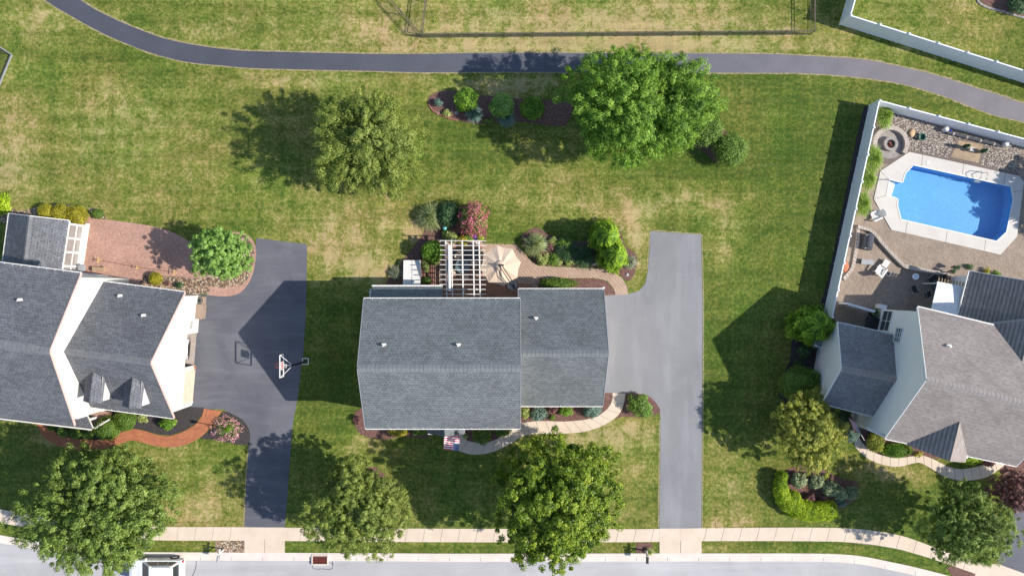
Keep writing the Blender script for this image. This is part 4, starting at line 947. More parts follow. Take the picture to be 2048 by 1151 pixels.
# sunroom (ridge runs north to south)
_, cC = gable(H2, P(137,441,3.0), P(119,560,3.0), P(2,548,3.0), P(18,427,3.0), P(59,432,4.2), P(45,550,4.2), 'roof_left', 'siding_white', 'cap_left', over=(.25,0,.2,.2), walls='W', capw=.25, gutters='NS', windows={'W': [(1.2,1.5,1,1.4,(0,1)),(3.3,1.5,1,1.4,(0,1))]})
Aq, Bq = cC[0], cC[1]; d = (Aq-Bq).normalized(); nr = Vector((d.y,-d.x,0)); L = (Aq-Bq).length; m3 = Matrix((d, nr, Vector((0,0,1)))).transposed()
nb = 4
m = MB(H2.location); 
for i in range(nb+1): m.box(Bq+d*(L*i/nb)+Vector((0,0,1.42)), (.16,.14,2.84), M=m3)
for z in (.2, 2.8): m.box(Bq+d*L/2+Vector((0,0,z)), (L,.12,.3), M=m3)
m.box(Bq+d*L/2+nr*.02+Vector((0,0,1.25)), (L,.08,.09), M=m3)
sf = m.build('sunroom_frame', M['white'], H2)
m = MB(H2.location); m.box(Bq+d*L/2+Vector((0,0,1.45)), (L,.02,2.4), M=m3)
m.build('pane', M['glass_light'], sf)
m = MB(H2.location); m.box(Bq+d*(L/2)+nr*.25+Vector((0,0,.06)), (L+.5,.35,.12), M=m3); m.build('sill', M['white'], H2)
for (x, y, k) in ((41,600,'B'),(288,631,'A'),(241,592,'A')):
    g = gB if k == 'B' else gA; vent(H2, on_slope(g[1], g[4], g[5], x, y, 0))

# ---- right house
H3 = thing('house', 'right pale grey house with taupe shingle roof, beside the swimming pool', 'house', P(1900,760))
gS = [P(1676,645,4.0), P(1796,671,4.0), P(1756,834,4.0), P(1645,806,4.0), P(1684,737,6.35), P(1812,762,6.35)]
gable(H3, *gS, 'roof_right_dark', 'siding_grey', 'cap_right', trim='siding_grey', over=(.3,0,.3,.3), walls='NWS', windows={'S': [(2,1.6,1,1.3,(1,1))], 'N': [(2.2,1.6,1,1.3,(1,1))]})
gM = [P(1836,614,7.1), P(2098,676,7.1), P(2033,931,7.1), P(1771,876,7.1), P(1854,759,10.5), P(2131,826,10.5)]
oM, cM = gable(H3, *gM, 'roof_right', 'siding_grey', 'cap_right', trim='siding_grey', over=(.12,.3,.3,.3), gutters='S', windows={'S': [(4.2,5.2,1,1.4,(1,1)),(8.4,5.2,1,1.4,(1,1)),(9.4,1.6,1,1.4,(1,1))], 'N': [(7,1.6,1.6,1.4,(1,0))]})
ob, a_, d_, n_ = oM['W']
m = MB(H3.location); m.beam(gM[0]+Vector((.02,.06,-.08)), P(1988,649,7.02), .09, .15); m.build('gutter', M['white'], H3)
window(H3, a_, d_, n_, .95, 2.2, 1.7, 1.7, (1,1)); window(H3, a_, d_, n_, 2.0, 4.9, 1.15, 1.1, (2,2), mat='glass_green')
wN, wS = P(1940,542,3.2), P(1915,640,3.2); rN = P(2080,566,5.9); dr = (wS-wN); dr.z = 0; rS = rN+dr*1.5; eN = rN*2-wN; eN.z = 3.2; 
gable(H3, eN, eN+dr*1.5, wN+dr*1.5, wN, rN, rS, 'roof_shade_striped', 'siding_grey', 'cap_right', over=(.3,0,.25,.25), walls='NWS', windows={'W': [(2,1.5,1.2,1.4,(1,1))]})
# cross gable over the north slope
rr0, rr1 = P(2066,640,8.6), P(2034,764,8.6); we0 = P(1985,648,7.0); dd = (rr1-rr0); dd.z = 0; hw = (rr0-we0); hw.z = 0; ee0 = rr0+hw; ee0.z = 7.0
m = MB(H3.location); roof_plane(m, we0, we0+dd, rr1, rr0); roof_plane(m, ee0+dd, ee0, rr0, rr1); m.build('cross_gable_roof', M['roof_shade_striped'], H3)
m = MB(H3.location); k = dd.normalized()*.2; m.face([we0+k-Vector((0,0,3)), we0+k-Vector((0,0,.2)), rr0+k-Vector((0,0,.2)), ee0+k-Vector((0,0,.2)), ee0+k-Vector((0,0,3))]); m.build('cross_gable_wall', M['grey'], H3)
# entrance gable on the south slope
wf, ef, rf = P(1815,889,7.12), P(1931,924,7.12), P(1900,922,8.9); back = Vector((math.sin(R(14)), math.cos(R(14)), 0))
m = MB(H3.location); roof_plane(m, wf+back*2.6, wf, rf, rf+back*3.3); eg = m.build('entrance_gable_roof', M['roof_shade_striped'], H3); m = MB(H3.location); roof_plane(m, ef, ef+back*2.6, rf+back*3.3, rf); m.build('roof', M['roof_right'], H3)  # west slope gets the painted shade stripes, east slope plain shingle
m = MB(H3.location); b_ = back*.3; z = Vector((0,0,-.2)); m.face([wf+b_+z, ef+b_+z, rf+b_+z]); m.build('entrance_gable_wall', M['siding_grey'], H3)
for q in (wf, ef):
    m = MB(H3.location); p = Vector((q.x, q.y, 0))+back*.45; m.box((p.x,p.y,3.5), (.3,.3,7.0), rz=R(-14)); m.build('entrance_column', M['white'], H3)
# low bump-out at the south west corner
pq = [P(x,y,2.9) for x, y in ((1739,833),(1774,845),(1769,873),(1734,857))]; m = MB(H3.location); m.prism([(p.x,p.y) for p in pq], 0, 2.9); bo = m.build('porch_bay', M['siding_grey'], H3)
m = MB(H3.location)
for i in range(4): m.beam(pq[i]+Vector((0,0,.03)), pq[(i+1)%4]+Vector((0,0,.03)), .13, .14)
m.build('trim', M['white'], bo)
m = MB(H3.location); m.prism([G2(q) for q in ((1712,832),(1745,840),(1742,862),(1712,853))], 0, .3); m.build('porch_floor', M['stone_grey'], H3)
# awning on the rear wall
aw = [P(1875,563.5,2.6), P(1930,574,2.6), P(1920,632,3.1), P(1862,618,3.1)]; m = MB(H3.location)
for i in range(14):
    t0, t1 = i/14, (i+1)/14; s = Vector((0,0,.02*math.sin(i*1.7))); s1 = Vector((0,0,.02*math.sin((i+1)*1.7)))
    m.face([aw[0].lerp(aw[1],t1)+s1, aw[0].lerp(aw[1],t0)+s, aw[3].lerp(aw[2],t0)+s, aw[3].lerp(aw[2],t1)+s1]); 
m.beam(aw[0]-Vector((0,0,.06)), aw[1]-Vector((0,0,.06)), .08, .12)
m.build('awning', M['fabric_white'], H3); m = MB(H3.location)
for i in range(9):
    t = (i+.5)/9; q0, q1 = aw[0].lerp(aw[1], t), aw[3].lerp(aw[2], t); m.beam(q0+(q0-q1)*.16-Vector((0,0,.14)), q1-Vector((0,0,.14)), .05, .12)
m.build('awning_rafters', M['wood'], H3)
for x, y in ((1876,566),(1928,576)):
    m = MB(H3.location); p = P(x,y,2.5); m.beam((p.x,p.y,0),(p.x,p.y,2.5), .07); m.build('awning_post', M['white'], H3)
vent(H3, on_slope(gM[1], gM[4], gM[5], 1897, 692, 0)); vent(H3, on_slope(wN, rN, rS, 2034, 663, 0))
m = MB(H3.location); a, b, c_ = cM[0], cM[1], None
q = P(1836,616,7.0); m.tube([P(1836,616,6.95), P(1834,620,6.3), P(1828,630,5.5), P(1752,613,.3)][:2], .05, 8); m.build('downspout', M['white'], H3)
# ================================================================ FENCES
def metal_fence(label, pts, h=1.3, group=None, mat='bronze'):
    a0 = P(*pts[0]); root = thing('metal_fence', label, 'fence', (a0.x, a0.y, 0), 0, group); o = root.location
    for i in range(len(pts)-1):
        a, b = P(*pts[i]), P(*pts[i+1]); L = (b-a).length; n = max(1, round(L/2.35)); d = (b-a)/n
        for k in range(n+(1 if i == len(pts)-2 else 0)):
            p = a+d*k; m = MB(o); m.box(p+Vector((0,0,h/2+.03)), (.06,.06,h+.06)); m.box(p+Vector((0,0,h+.07)), (.08,.08,.03)); m.build('post', M[mat], root)
        for k in range(n):
            p, q = a+d*k, a+d*(k+1); m = MB(o); u = (q-p).normalized()
            for z in (.15, h-.22, h-.03): m.beam(p+u*.03+Vector((0,0,z)), q-u*.03+Vector((0,0,z)), .035, .035)
            j = int((q-p).length/.11)
            for t in range(1, j): c = p.lerp(q, t/j); m.box(c+Vector((0,0,h/2+.03)), (.016,.016,h-.02))
            m.build('panel', M[mat], root)
    return root
metal_fence('bronze metal picket fence around the wide dry lawn at the top edge', [(1620,-70),(1620,70),(845,76),(765,-15),(745,-45)])
metal_fence('short bronze metal picket fence run slanting up from the corner by the path', [(862,-60),(846,70)])
def vinyl_fence(label, pts, h=1.85, side=1):
    a0 = P(*pts[0]); root = thing('vinyl_fence', label, 'fence', (a0.x, a0.y, 0)); o = root.location
    for i in range(len(pts)-1):
        a, b = P(*pts[i]), P(*pts[i+1]); L = (b-a).length; n = max(1, round(L/2.4)); d = (b-a)/n; u = d.normalized(); nr = Vector((-u.y,u.x,0))
        for k in range(n+(1 if i == len(pts)-2 else 0)):
            p = a+d*k; m = MB(o); rz = math.atan2(u.y,u.x); m.box(p+Vector((0,0,h/2+.06)), (.13,.13,h+.12), rz=rz)
            m.face([p+Vector((x*.09,y*.09,h+.12)) for x,y in ((-1,-1),(1,-1),(1,1),(-1,1))]); 
            for x,y,x2,y2 in ((-1,-1,1,-1),(1,-1,1,1),(1,1,-1,1),(-1,1,-1,-1)): m.face([p+Vector((x*.09,y*.09,h+.12)), p+Vector((x2*.09,y2*.09,h+.12)), p+Vector((0,0,h+.2))])
            m.build('post', M['vinyl'], root)
        for k in range(n):
            p, q = a+d*k+u*.066, a+d*(k+1)-u*.066; m = MB(o)
            for z in (.14, h-.06): m.beam(p+Vector((0,0,z)), q+Vector((0,0,z)), .09, .14)
            j = 9
            for t in range(j):
                c = p.lerp(q, (t+.5)/j); m.box(c+Vector((0,0,h/2+.03)), ((q-p).length/j-.008,.045,h-.24), rz=math.atan2(u.y,u.x))
            m.box(p.lerp(q,.5)+Vector((0,0,h/2+.03)), ((q-p).length,.03,h-.24), rz=math.atan2(u.y,u.x))
            m.build('panel', M['vinyl'], root)
    return root
vinyl_fence('white vinyl privacy fence enclosing the swimming pool yard on two sides', [(1646,632),(1738,212),(2140,318)], 2.0)
vinyl_fence('white vinyl privacy fence along the footpath in the top right corner', [(1708,-50),(1679,49),(2130,192)], 2.3)
g = thing('garden_gate', 'short white solid gate panel between pool fence and house', 'gate', P(1700,610))
m = MB(g.location); a, b = P(1678,606), P(1730,621); m.beam(a+Vector((0,0,.95)), b+Vector((0,0,.95)), .07, 1.5); m.build('panel', M['vinyl'], g)
m = MB(g.location); m.beam(a+Vector((0,0,1.74)), b+Vector((0,0,1.74)), .2, .08); m.build('top_rail', M['white'], g)
for q in (a, b): m = MB(g.location); m.box(q+Vector((0,0,.93)), (.13,.13,1.86), rz=R(-14)); m.build('post', M['vinyl'], g)

# ================================================================ TREES
tree('maple_tree', 'large dull olive tree standing alone on the open lawn left of the island bed', 733, 284, 112, 8.6, 'olive', 3, leaf=.15, n=44000, elong=1.7, hc=4.8, low=.04, crad=.62)
tree('maple_tree', 'biggest dark green tree overhanging the footpath behind the island bed', 1240, 206, 116, 9.4, 'fresh', 4, leaf=.16, n=44000, elong=1.4, hc=5.4, low=.08, crad=.68)
tree('maple_tree', 'brighter green tree merging with the right side of the biggest tree', 1344, 208, 84, 8.2, 'fresh', 9, leaf=.15, n=28000, elong=1.4, hc=4.8, low=.1, crad=.62, ratio=1.22, tvar=.2)
tree('young_tree', 'small bright green tree in stone bed beside the left driveway', 438, 508, 56, 5.2, 'pale', 6, leaf=.16, n=15000, hc=3.2, low=.2, lobes=10, crad=.42)
tree('street_tree', 'large green street tree by the sidewalk at the lower left', 202, 1018, 137, 10.0, 'maple', 12, leaf=.17, n=52000, hc=6.2, low=.16, lobes=18, crad=.6, elong=1.25)
tree('street_tree', 'olive green street tree right beside the left driveway', 712, 1016, 100, 8.6, 'olive', 15, leaf=.15, n=38000, hc=5.4, low=.18, crad=.5)
tree('street_tree', 'large round deep green street tree in front of the middle house', 1111, 1020, 130, 10.6, 'deep', 18, leaf=.2, n=46000, hc=6.8, low=.14, lobes=18, crad=.66)
tree('garden_tree', 'yellow leaved tree at the front corner of the right house', 1622, 860, 80, 5.9, 'yellow', 21, leaf=.14, n=26000, hc=3.7, low=.15, lobes=13, crad=.5, tvar=.2)
tree('street_tree', 'fine leaved green street tree at the lower right by the kerb', 1934, 1052, 86, 7.8, 'maple', 24, leaf=.13, n=34000, hc=4.8, low=.2, crad=.45, tvar=.2)
tree('japanese_maple', 'small purple leaved tree at the right edge beside the driveway', 2034, 982, 44, 3.8, 'purple', 27, leaf=.13, n=11000, hc=2.3, low=.1, lobes=9, crad=.38)
tree('added_shade_tree', 'unseen evergreen added past the right edge to shade the pool', 2205, 395, 42, 5.2, 'conifer', 31, leaf=.24, n=9000, hc=3.4, low=.05, lobes=9, ratio=2.1, rough=.08)  # out of view; added only to throw shade on the pool's right end

# ================================================================ SHRUBS AND PLANTS
S = shrub
# island bed at the top
S('shrub','shrub','small blue green perennial at the left tip of the top island bed',877,206,9,.7,'bluegreen','loose',1,leaf=.08)
S('shrub','shrub','bright lime hydrangea bush in the top island bed',933,200,25,1.7,'fresh','loose',2,leaf=.13,trunk=True)
S('spruce','shrub','blue grey needle bush touching the lime hydrangea',948,228,19,1.2,'bluegreen','grass',3,n=1500)
S('shrub','shrub','green bush with pale tips in middle of the top island bed',1003,212,25,1.9,'pale','loose',4,leaf=.12,trunk=True)
S('shrub','shrub','dark spiky clump below the bush with pale tips',1014,238,18,.9,'bluegreen','grass',5,n=1200)
S('boxwood','shrub','rounded rich green boxwood in the top island bed',1064,217,22,1.6,'fresh','ball',6,leaf=.12)
S('perennial','plant','low yellow green daylilies by the stone edging of the top island bed',895,226,13,.35,'hostas','loose',7,ratio=.5,leaf=.08)
S('perennial','plant','green low plants between the two middle bushes of the top island bed',975,240,14,.3,'box','loose',8,ratio=.4,leaf=.08)
S('viburnum','shrub','grey green bush tucked under the right side of the biggest tree',1413,262,34,2.1,'box','loose',9,leaf=.11,trunk=True)
S('viburnum','shrub','round grey green bush at the right tip of the top island bed',1460,300,37,2.2,'box','loose',10,leaf=.1,trunk=True)
# rear garden of the middle house
S('fountain_grass','ornamental grass','pale fountain grass clump at the left of the pergola garden',863,433,27,1.3,'blade','grass',11,n=2600)
S('shrub','shrub','dark green leafy bush between fountain grass and pink tree',897,430,24,1.6,'dark','loose',12,leaf=.13,trunk=True)
S('crepe_myrtle','flowering tree','pink flowering crepe myrtle beyond the pergola',947,437,27,2.7,'fresh','loose',13,ratio=1.25,leaf=.1,trunk=True,flowers=(420,.10,'pink'))
S('perennial','plant','yellow green bush at the left beam end of the pergola',903,473,13,1.0,'hostas','loose',14,leaf=.1)
S('perennial','plant','yellow leaved plant under the pergola rafters',925,482,11,.9,'gold','loose',15,leaf=.09)
S('perennial','plant','dark green leafy plant under the crepe myrtle',938,470,11,.8,'fresh','loose',16,leaf=.1)
S('perennial','plant','small lime plant beside the blue garden globe',961,474,8,.5,'lime','loose',17,leaf=.08)
S('perennial','plant','green plant beneath the teal garden globe',893,468,9,.7,'box','loose',18,leaf=.09)
S('holly','shrub','glossy green rounded holly at the left side of the pergola',864,503,20,2.0,'fresh','ball',19,leaf=.12)
S('perennial','plant','low yellow plant beside the white planter ring',872,522,9,.5,'hostas','loose',20,leaf=.08)
S('perennial','plant','creamy hosta beside the bulkhead door top',852,534,10,.4,'hostas','loose',21,leaf=.1)
S('perennial','plant','feathery grass plant left of the white bulkhead door',793,546,16,.6,'sage','grass',22,n=700)
S('perennial','plant','small green plant right of the white bulkhead door bottom',852,562,10,.5,'box','loose',23,leaf=.09)
S('ornamental_grass','ornamental grass','bright green grass clump at the left tip of the rear planting bed',1071,488,24,1.2,'blade','grass',24,n=2400)
S('perennial','plant','lime green plant below the grass clump by paved walk',1084,516,14,.7,'hostas','loose',25,leaf=.09)
S('perennial','plant','reddish small bush beside the grass clump',1098,493,9,.6,'purple','loose',26,leaf=.08)
S('perennial','plant','yellow green clump at the top edge of rear planting bed',1106,482,10,.6,'hostas','loose',27,leaf=.08)
S('perennial','plant','dark green lilies in the middle of the rear planting bed',1133,500,24,.9,'dark','grass',28,n=1700)
S('perennial','plant','green leafy bush at top of the rear planting bed',1130,489,16,.8,'box','loose',29,leaf=.1)
S('perennial','plant','dark strappy clump left of the white rocks',1168,513,24,.8,'dark','grass',30,n=1700)
S('perennial','plant','row of low yellow edging plants along the paved walk',1128,525,30,.35,'hostas','loose',31,ratio=.25,leaf=.08)
S('perennial','plant','lower green strappy clump beside the paved walk',1106,518,14,.7,'box','grass',32,n=900)
S('arborvitae','conifer','bright green lumpy conifer, upper of the pair beside the rear planting bed',1212,472,27,4.0,'conifer','conifer',33,ratio=1.15,leaf=.11)
S('arborvitae','conifer','bright green lumpy conifer, lower of the pair beside the rear planting bed',1227,510,27,3.7,'conifer','conifer',34,ratio=1.1,leaf=.11)
S('perennial','plant','grey green feathery plant right of the lower conifer',1260,524,15,.7,'sage','grass',35,n=900)
S('hedge','hedge','low green hedge against the rear wall of garage wing',1116,566,37,.9,'box','ball',36,ratio=.28,leaf=.09)
# front of the middle house
S('shrub','shrub','yellow clipped shrub under the front eave, left of porch',798,861,19,.8,'gold','ball',37,ratio=.6,leaf=.08)
S('shrub','shrub','green clipped shrub between yellow shrub and the porch roof',838,860,15,.8,'box','ball',38,ratio=.7,leaf=.08)
S('boxwood','shrub','round green boxwood inside the bend of the front walk',964,868,19,1.0,'box','ball',39,leaf=.08)
S('boxwood','shrub','second clipped boxwood against the front wall by walk',1004,861,17,.9,'box','ball',40,ratio=.7,leaf=.08)
S('perennial','plant','tiny yellow plant right of the porch roof',930,872,6,.4,'hostas','loose',41,leaf=.07)
S('purple_shrub','shrub','dark purple bush at the left corner of the middle house',716,840,9,.7,'purple','loose',42,leaf=.1)
S('perennial','plant','yellow green hosta at the inner corner of the garage wing',1050,826,11,.6,'hostas','loose',43,leaf=.11)
S('shrub','shrub','dark green shrub next to the hosta under garage eave',1077,827,17,.9,'bluegreen','loose',44,leaf=.1)
S('perennial','plant','bright green plant midway along garage front bed',1132,823,13,.7,'fresh','loose',45,leaf=.09)
S('perennial','plant','tiny green plant at the edge of the front walk',1105,835,6,.35,'fresh','loose',46,leaf=.07)
S('purple_shrub','shrub','dark purple bush in the garage front bed',1106,816,9,.6,'purple','loose',47,leaf=.09)
S('shrub','shrub','blue green shrub at the right end of the garage front bed',1184,821,19,.9,'bluegreen','loose',48,ratio=.75,leaf=.1)
S('shrub','shrub','loose green shrub on the corner bed beside the middle driveway',1277,807,23,1.3,'box','loose',49,leaf=.11,trunk=True)
S('perennial','plant','pale green ground plant at right of the corner bed shrub',1292,820,13,.4,'pale','loose',50,ratio=1.2,leaf=.08)
S('perennial','plant','spiky yellow plant beside the dark mailbox',1300,1102,9,.5,'hostas','grass',51,n=400)
# left house
for i, (x, y, r, wd_) in enumerate(((93,424,17,'left'),(122,425,18,'middle'),(152,431,21,'right'))):
    S('golden_shrub','shrub',f'golden clipped shrub beyond the sunroom roof, {wd_} one of three',x,y,r,1.1,'gold','ball',52+i,leaf=.08,ratio=.95,group='golden shrubs beyond the sunroom')
S('shrub','shrub','low green shrub right of the sunroom corner trim',194,427,13,.5,'box','ball',55,ratio=.7,leaf=.08)
S('shrub','shrub','bright yellow green bush at the left edge above the sunroom',2,407,24,1.3,'lime','loose',56,leaf=.12)
S('golden_shrub','shrub','small golden ball shrub on stones behind the left garage wing',311,557,13,.9,'gold','ball',57,leaf=.08)
S('perennial','plant','tiny brown green plant beside the small golden ball shrub',335,566,5,.3,'purple','loose',58,leaf=.06)
S('perennial','plant','dark wiry plant on the stones near left garage corner',358,570,9,.5,'dark','grass',59,n=350)
for i, (x, y, r, wd_) in enumerate(((127,861,12,'leftmost'),(153,864,13,'middle'),(179,865,12,'rightmost'))):
    S('boxwood','shrub',f'small clipped shrub before the left house porch, {wd_} of three',x,y,r,.9,'box','ball',60+i,leaf=.08,group='small clipped shrubs before the porch')
S('boxwood','shrub','large clipped ball shrub beside the brick walk bend',214,857,24,1.3,'box','ball',63,leaf=.08)
S('boxwood','shrub','clipped shrub touching the eave, right of the large ball shrub',250,839,22,1.2,'box','ball',64,leaf=.08)
S('shrub','shrub','small loose shrub under the eave in dark mulch',287,835,12,.6,'hostas','loose',65,leaf=.09)
S('shrub','shrub','loose green shrub at the corner of the left garage',336,843,17,.9,'fresh','loose',66,leaf=.1)
S('shrub','shrub','tiny green shrub at the top of the brick walk',103,853,8,.5,'fresh','ball',67,leaf=.07)
S('flower_patch','flowers','ring of pink and white impatiens in the bed by the left driveway',455,856,31,.45,'box','loose',68,leaf=.07,n=900,flowers=(170,.085,'flower'),ratio=.85)
S('perennial','plant','bright green plant in the centre of pink flowers',455,857,9,.75,'fresh','grass',69,n=500)
# right house
for i, (x, y, r, t_) in enumerate(((1769,232,14,'nearest the fence corner'),(1747,318,15,'beside the fire pit'),(1736,357,14,'between the fire pit and patio chair, upper one'),(1725,407,14,'lowest, above the white patio chair'))):
    S('ornamental_grass','ornamental grass','green grass clump along the pool fence, '+t_,x,y,r*1.3,1.1,'lawnblade','grass',70+i,n=1600,ratio=1.5,group='grass clumps along the pool fence')
S('arborvitae','conifer','large dark green round conifer by the small air conditioner',1629,652,42,3.4,'conifer','conifer',75,ratio=.85,leaf=.11)
S('yew','shrub','large round clipped yew at corner of right house',1601,768,40,2.4,'box','ball',76,ratio=.85,leaf=.11)
S('boxwood','shrub','small dark green bush between the two big round evergreens',1608,703,13,.9,'dark','ball',77,leaf=.09)
S('boxwood','shrub','tiny round bush above the clipped yew',1595,728,9,.6,'dark','ball',78,leaf=.08)
S('spruce','shrub','dark green bush beneath the eave beside the yellow tree',1686,838,17,1.6,'dark','loose',79,leaf=.1)
S('spruce','shrub','blue grey spreading bush left of the striped flag',1702,870,20,.9,'bluegreen','loose',80,ratio=.7,leaf=.09)
S('golden_shrub','shrub','yellow green round shrub right of the right house flag',1750,884,16,1.2,'yellow','ball',81,ratio=1.15,leaf=.1)
S('hedge','hedge','low green hedge between front walk and right house wall',1794,900,30,.7,'fresh','ball',82,ratio=.5,leaf=.08)
S('hedge','hedge','yellow green low hedge right of the entrance gable',1938,918,25,.7,'lime','ball',83,ratio=.42,leaf=.08)
S('purple_shrub','shrub','dark red shrub at the right end of the front eave',1977,924,13,.6,'purple','ball',84,ratio=.6,leaf=.08)
S('perennial','plant','small yellow flowers at the left foot of the entrance gable',1838,908,10,.35,'gold','loose',85,ratio=.5,leaf=.07)
hed = thing('curved_hedge', 'bright lime hedge curling round the left and bottom of the island bed', 'hedge', (P(1600,1000).x, P(1600,1000).y, 0)); Vh = []; Th = []; rgh = np.random.default_rng(5)
for i, (x, y, r) in enumerate(((1563,952,11),(1561,965,13),(1562,980,15),(1568,995,17),(1580,1006,19),(1594,1015,20),(1610,1020,20),(1626,1023,19),(1641,1023,19),(1657,1021,20),(1590,994,13))):
    c = P(x, y, .7)-hed.location; V, t = foliage('h', (c.x, c.y, 0), r/PPM, r/PPM, 1.35-.02*i, 'lime', rgh, 'ball', None, .09); Vh.append(V); Th.append(t - (.28 if i < 2 else 0))
quad_mesh('foliage', np.concatenate(Vh), np.concatenate(Th), LF['lime'], hed)
for x, y, r, l in ((1598,960,16,'leftmost'),(1631,961,15,'second from the left'),(1660,976,18,'largest, in the middle'),(1682,984,15,'right of the largest'),(1704,983,15,'rightmost')):
    S('rhododendron','shrub','pale tipped rhododendron in the lime hedged bed, '+l,x,y,r,1.1,'rhodo','loose',int(x),leaf=.12,group='rhododendrons in the hedged bed')
for x, y, l in ((1620,995,'left one, inside the hedge curve'),(1648,996,'right one, below the largest rhododendron')):
    S('barberry','shrub','dark red barberry, '+l,x,y,10,.6,'purple','loose',int(x),leaf=.08,group='barberries inside the hedge curve')
S('shrub','shrub','small grey green bush at the lower right of the hedged bed',1681,1003,10,.6,'bluegreen','loose',90,leaf=.09)
S('shrub','shrub','dark bush in the mulch bed at the top right corner',2036,8,22,1.1,'dark','loose',91,leaf=.11)
S('perennial','plant','low dark green plant by the right house bay on far patio edge',1940,532,8,.3,'dark','loose',92,leaf=.07)
S('perennial','plant','yellow flowering plant at the rear wing roof edge',1972,541,7,.45,'gold','loose',93,leaf=.07)
S('perennial','plant','green plant at the rear wing roof edge',1992,547,9,.5,'fresh','loose',94,leaf=.08)

# ================================================================ MIDDLE HOUSE OBJECTS
pg = thing('pergola', 'white slatted pergola over the dining patio', 'pergola', P(925,545)); o = pg.location
hp = 2.65
for x, y in ((893,487),(955,487),(893,578),(955,578)):
    m = MB(o); p = P(x,y,hp/2); m.box((p.x,p.y,hp/2), (.14,.14,hp)); m.build('post', M['white'], pg)
for x, w in ((891.5,.09),(903,.08),(924.5,.1),(946.5,.1),(958.5,.1)):
    m = MB(o); m.beam(P(x,480,hp), P(x+2,594,hp), w, .18); m.build('beam', M['white'], pg)
for i, y in enumerate((481,490.5,500,509.5,519.3,529,539,548.7,558.5,568.4,578,587.5)):
    m = MB(o); m.beam(P(880,y,hp+.15), P(972,y+.4,hp+.15), .05, .12); m.build('rafter', M['white'], pg)
m = MB(o); m.tube([P(898,490,hp+.3), P(899,582,hp+.3)], .11, 12); m.build('rolled_canopy', M['fabric_white'], pg)
m = MB(o)
for z in np.arange(.3, 2.4, .16): m.beam(P(893,487,z), P(893,578,z), .02, .05)
m.build('side_screen', M['white'], pg)
um = thing('cantilever_umbrella', 'octagonal tan cantilever umbrella right of the white pergola', 'umbrella', P(1000,531)); o = um.location
uc = P(1001,531,2.9); m = MB(o); pts = []
for k in range(8):
    a = k*math.pi/4+R(100); pts.append(P(1001,531,2.35)+Vector((math.cos(a)*1.70, math.sin(a)*1.70, 0)))
for k in range(8):
    a, b = pts[k], pts[(k+1)%8]; mid = (a+b)/2; mid = mid.lerp(Vector((uc.x,uc.y,mid.z)), .05)+Vector((0,0,.02))
    for s in range(5):
        t0, t1 = s/5, (s+1)/5
        L = [uc.lerp(a, t)-Vector((0,0,-.06*math.sin(t*3.14))) for t in (t0,t1)]; C = [uc.lerp(mid, t)-Vector((0,0,.02*t)) for t in (t0,t1)]; Rr = [uc.lerp(b, t)-Vector((0,0,-.06*math.sin(t*3.14))) for t in (t0,t1)]
        m.face([L[0], L[1], C[1], C[0]]); m.face([C[0], C[1], Rr[1], Rr[0]])
m.build('canopy', M['fabric_tan'], um)
m = MB(o); m.lathe(uc+Vector((0,0,.02)), [(.42,-.12),(.38,-.02),(.1,.12),(.03,.13)], 16); m.build('vent_cap', M['fabric_tan'], um)
pb = P(1029,577,0); m = MB(o); m.tube([P(1029,577,0.05), P(1029,577,2.2), P(1026,570,3.0)], .045, 8); m.build('mast', M['black'], um)
m = MB(o)
for s in (-1, 1): m.tube([P(1029+s*2,576,2.6)+Vector((0,0,.0)), P(1018+s*3,556,3.25), P(1001+s*3,531,3.2)], .035, 6)
m.tube([P(997,530,3.2), P(1008,530,3.2)], .06, 6); m.build('arm', M['black'], um)
m = MB(o); m.lathe(P(1024,571,0)+Vector((0,0,.04)), [(.42,0),(.42,.1),(.36,.14)], 24); m.build('base', M['grey'], um)
rg_ = MB(); q = [P(x,y) for x, y in ((904,497),(957,497),(957,536),(904,536))]; rg_.prism([(p.x,p.y) for p in q], .04, .055)
tag(rg_.build('outdoor_rug', M['dark_grey']), 'dark grey outdoor rug under the pergola', 'rug')
tb = thing('dining_table', 'round glass top dining table under the pergola', 'table', P(926,532)); m = MB(tb.location); c = P(926,532); m.lathe((c.x,c.y,0), [(.62,.72),(.62,.75),(.6,.755)], 28); m.build('table_top', M['glass_green'], tb)
m = MB(tb.location)
for k in range(4): a = k*1.571+.78; m.tube([(c.x+.45*math.cos(a),c.y+.45*math.sin(a),.055),(c.x+.2*math.cos(a),c.y+.2*math.sin(a),.72)], .025, 6)
m.build('legs', M['iron'], tb)
def patio_chair(label, px, py, rz, seat='stone_cap', frame='iron', group=None, w=.56, back=.48, arms=True, cat='chair', name='patio_chair'):
    c = P(px, py, 0); t = thing(name, label, cat, (c.x, c.y, 0), rz, group)
    m = MB(); m.box((0,0,.42), (w-.06,.5,.05)); m.build('seat', M[seat], t, bevel=.01)
    m = MB(); m.box((0,-.29,.42+back/2+.06), (w-.06,.035,back), M=Matrix.Rotation(R(12),3,'X')); m.build('backrest', M[seat], t, bevel=.01)
    for sx in (-1,1):
        for sy in (-1,1): m = MB(); m.tube([(sx*(w/2-.02),sy*.24,0),(sx*(w/2-.02),sy*.22,.4 if sy<0 else .62)], .016, 6); m.build('leg', M[frame], t)
        if arms: m = MB(); m.tube([(sx*(w/2-.01),.24,.62),(sx*(w/2-.01),-.28,.66)], .022, 6); m.build('armrest', M[frame], t)
    m = MB(); m.tube([(-(w/2-.02),-.24,.4),(-(w/2-.03),-.38,.98),(w/2-.03,-.38,.98),(w/2-.02,-.24,.4)], .016, 6); m.build('back_frame', M[frame], t)
    return t
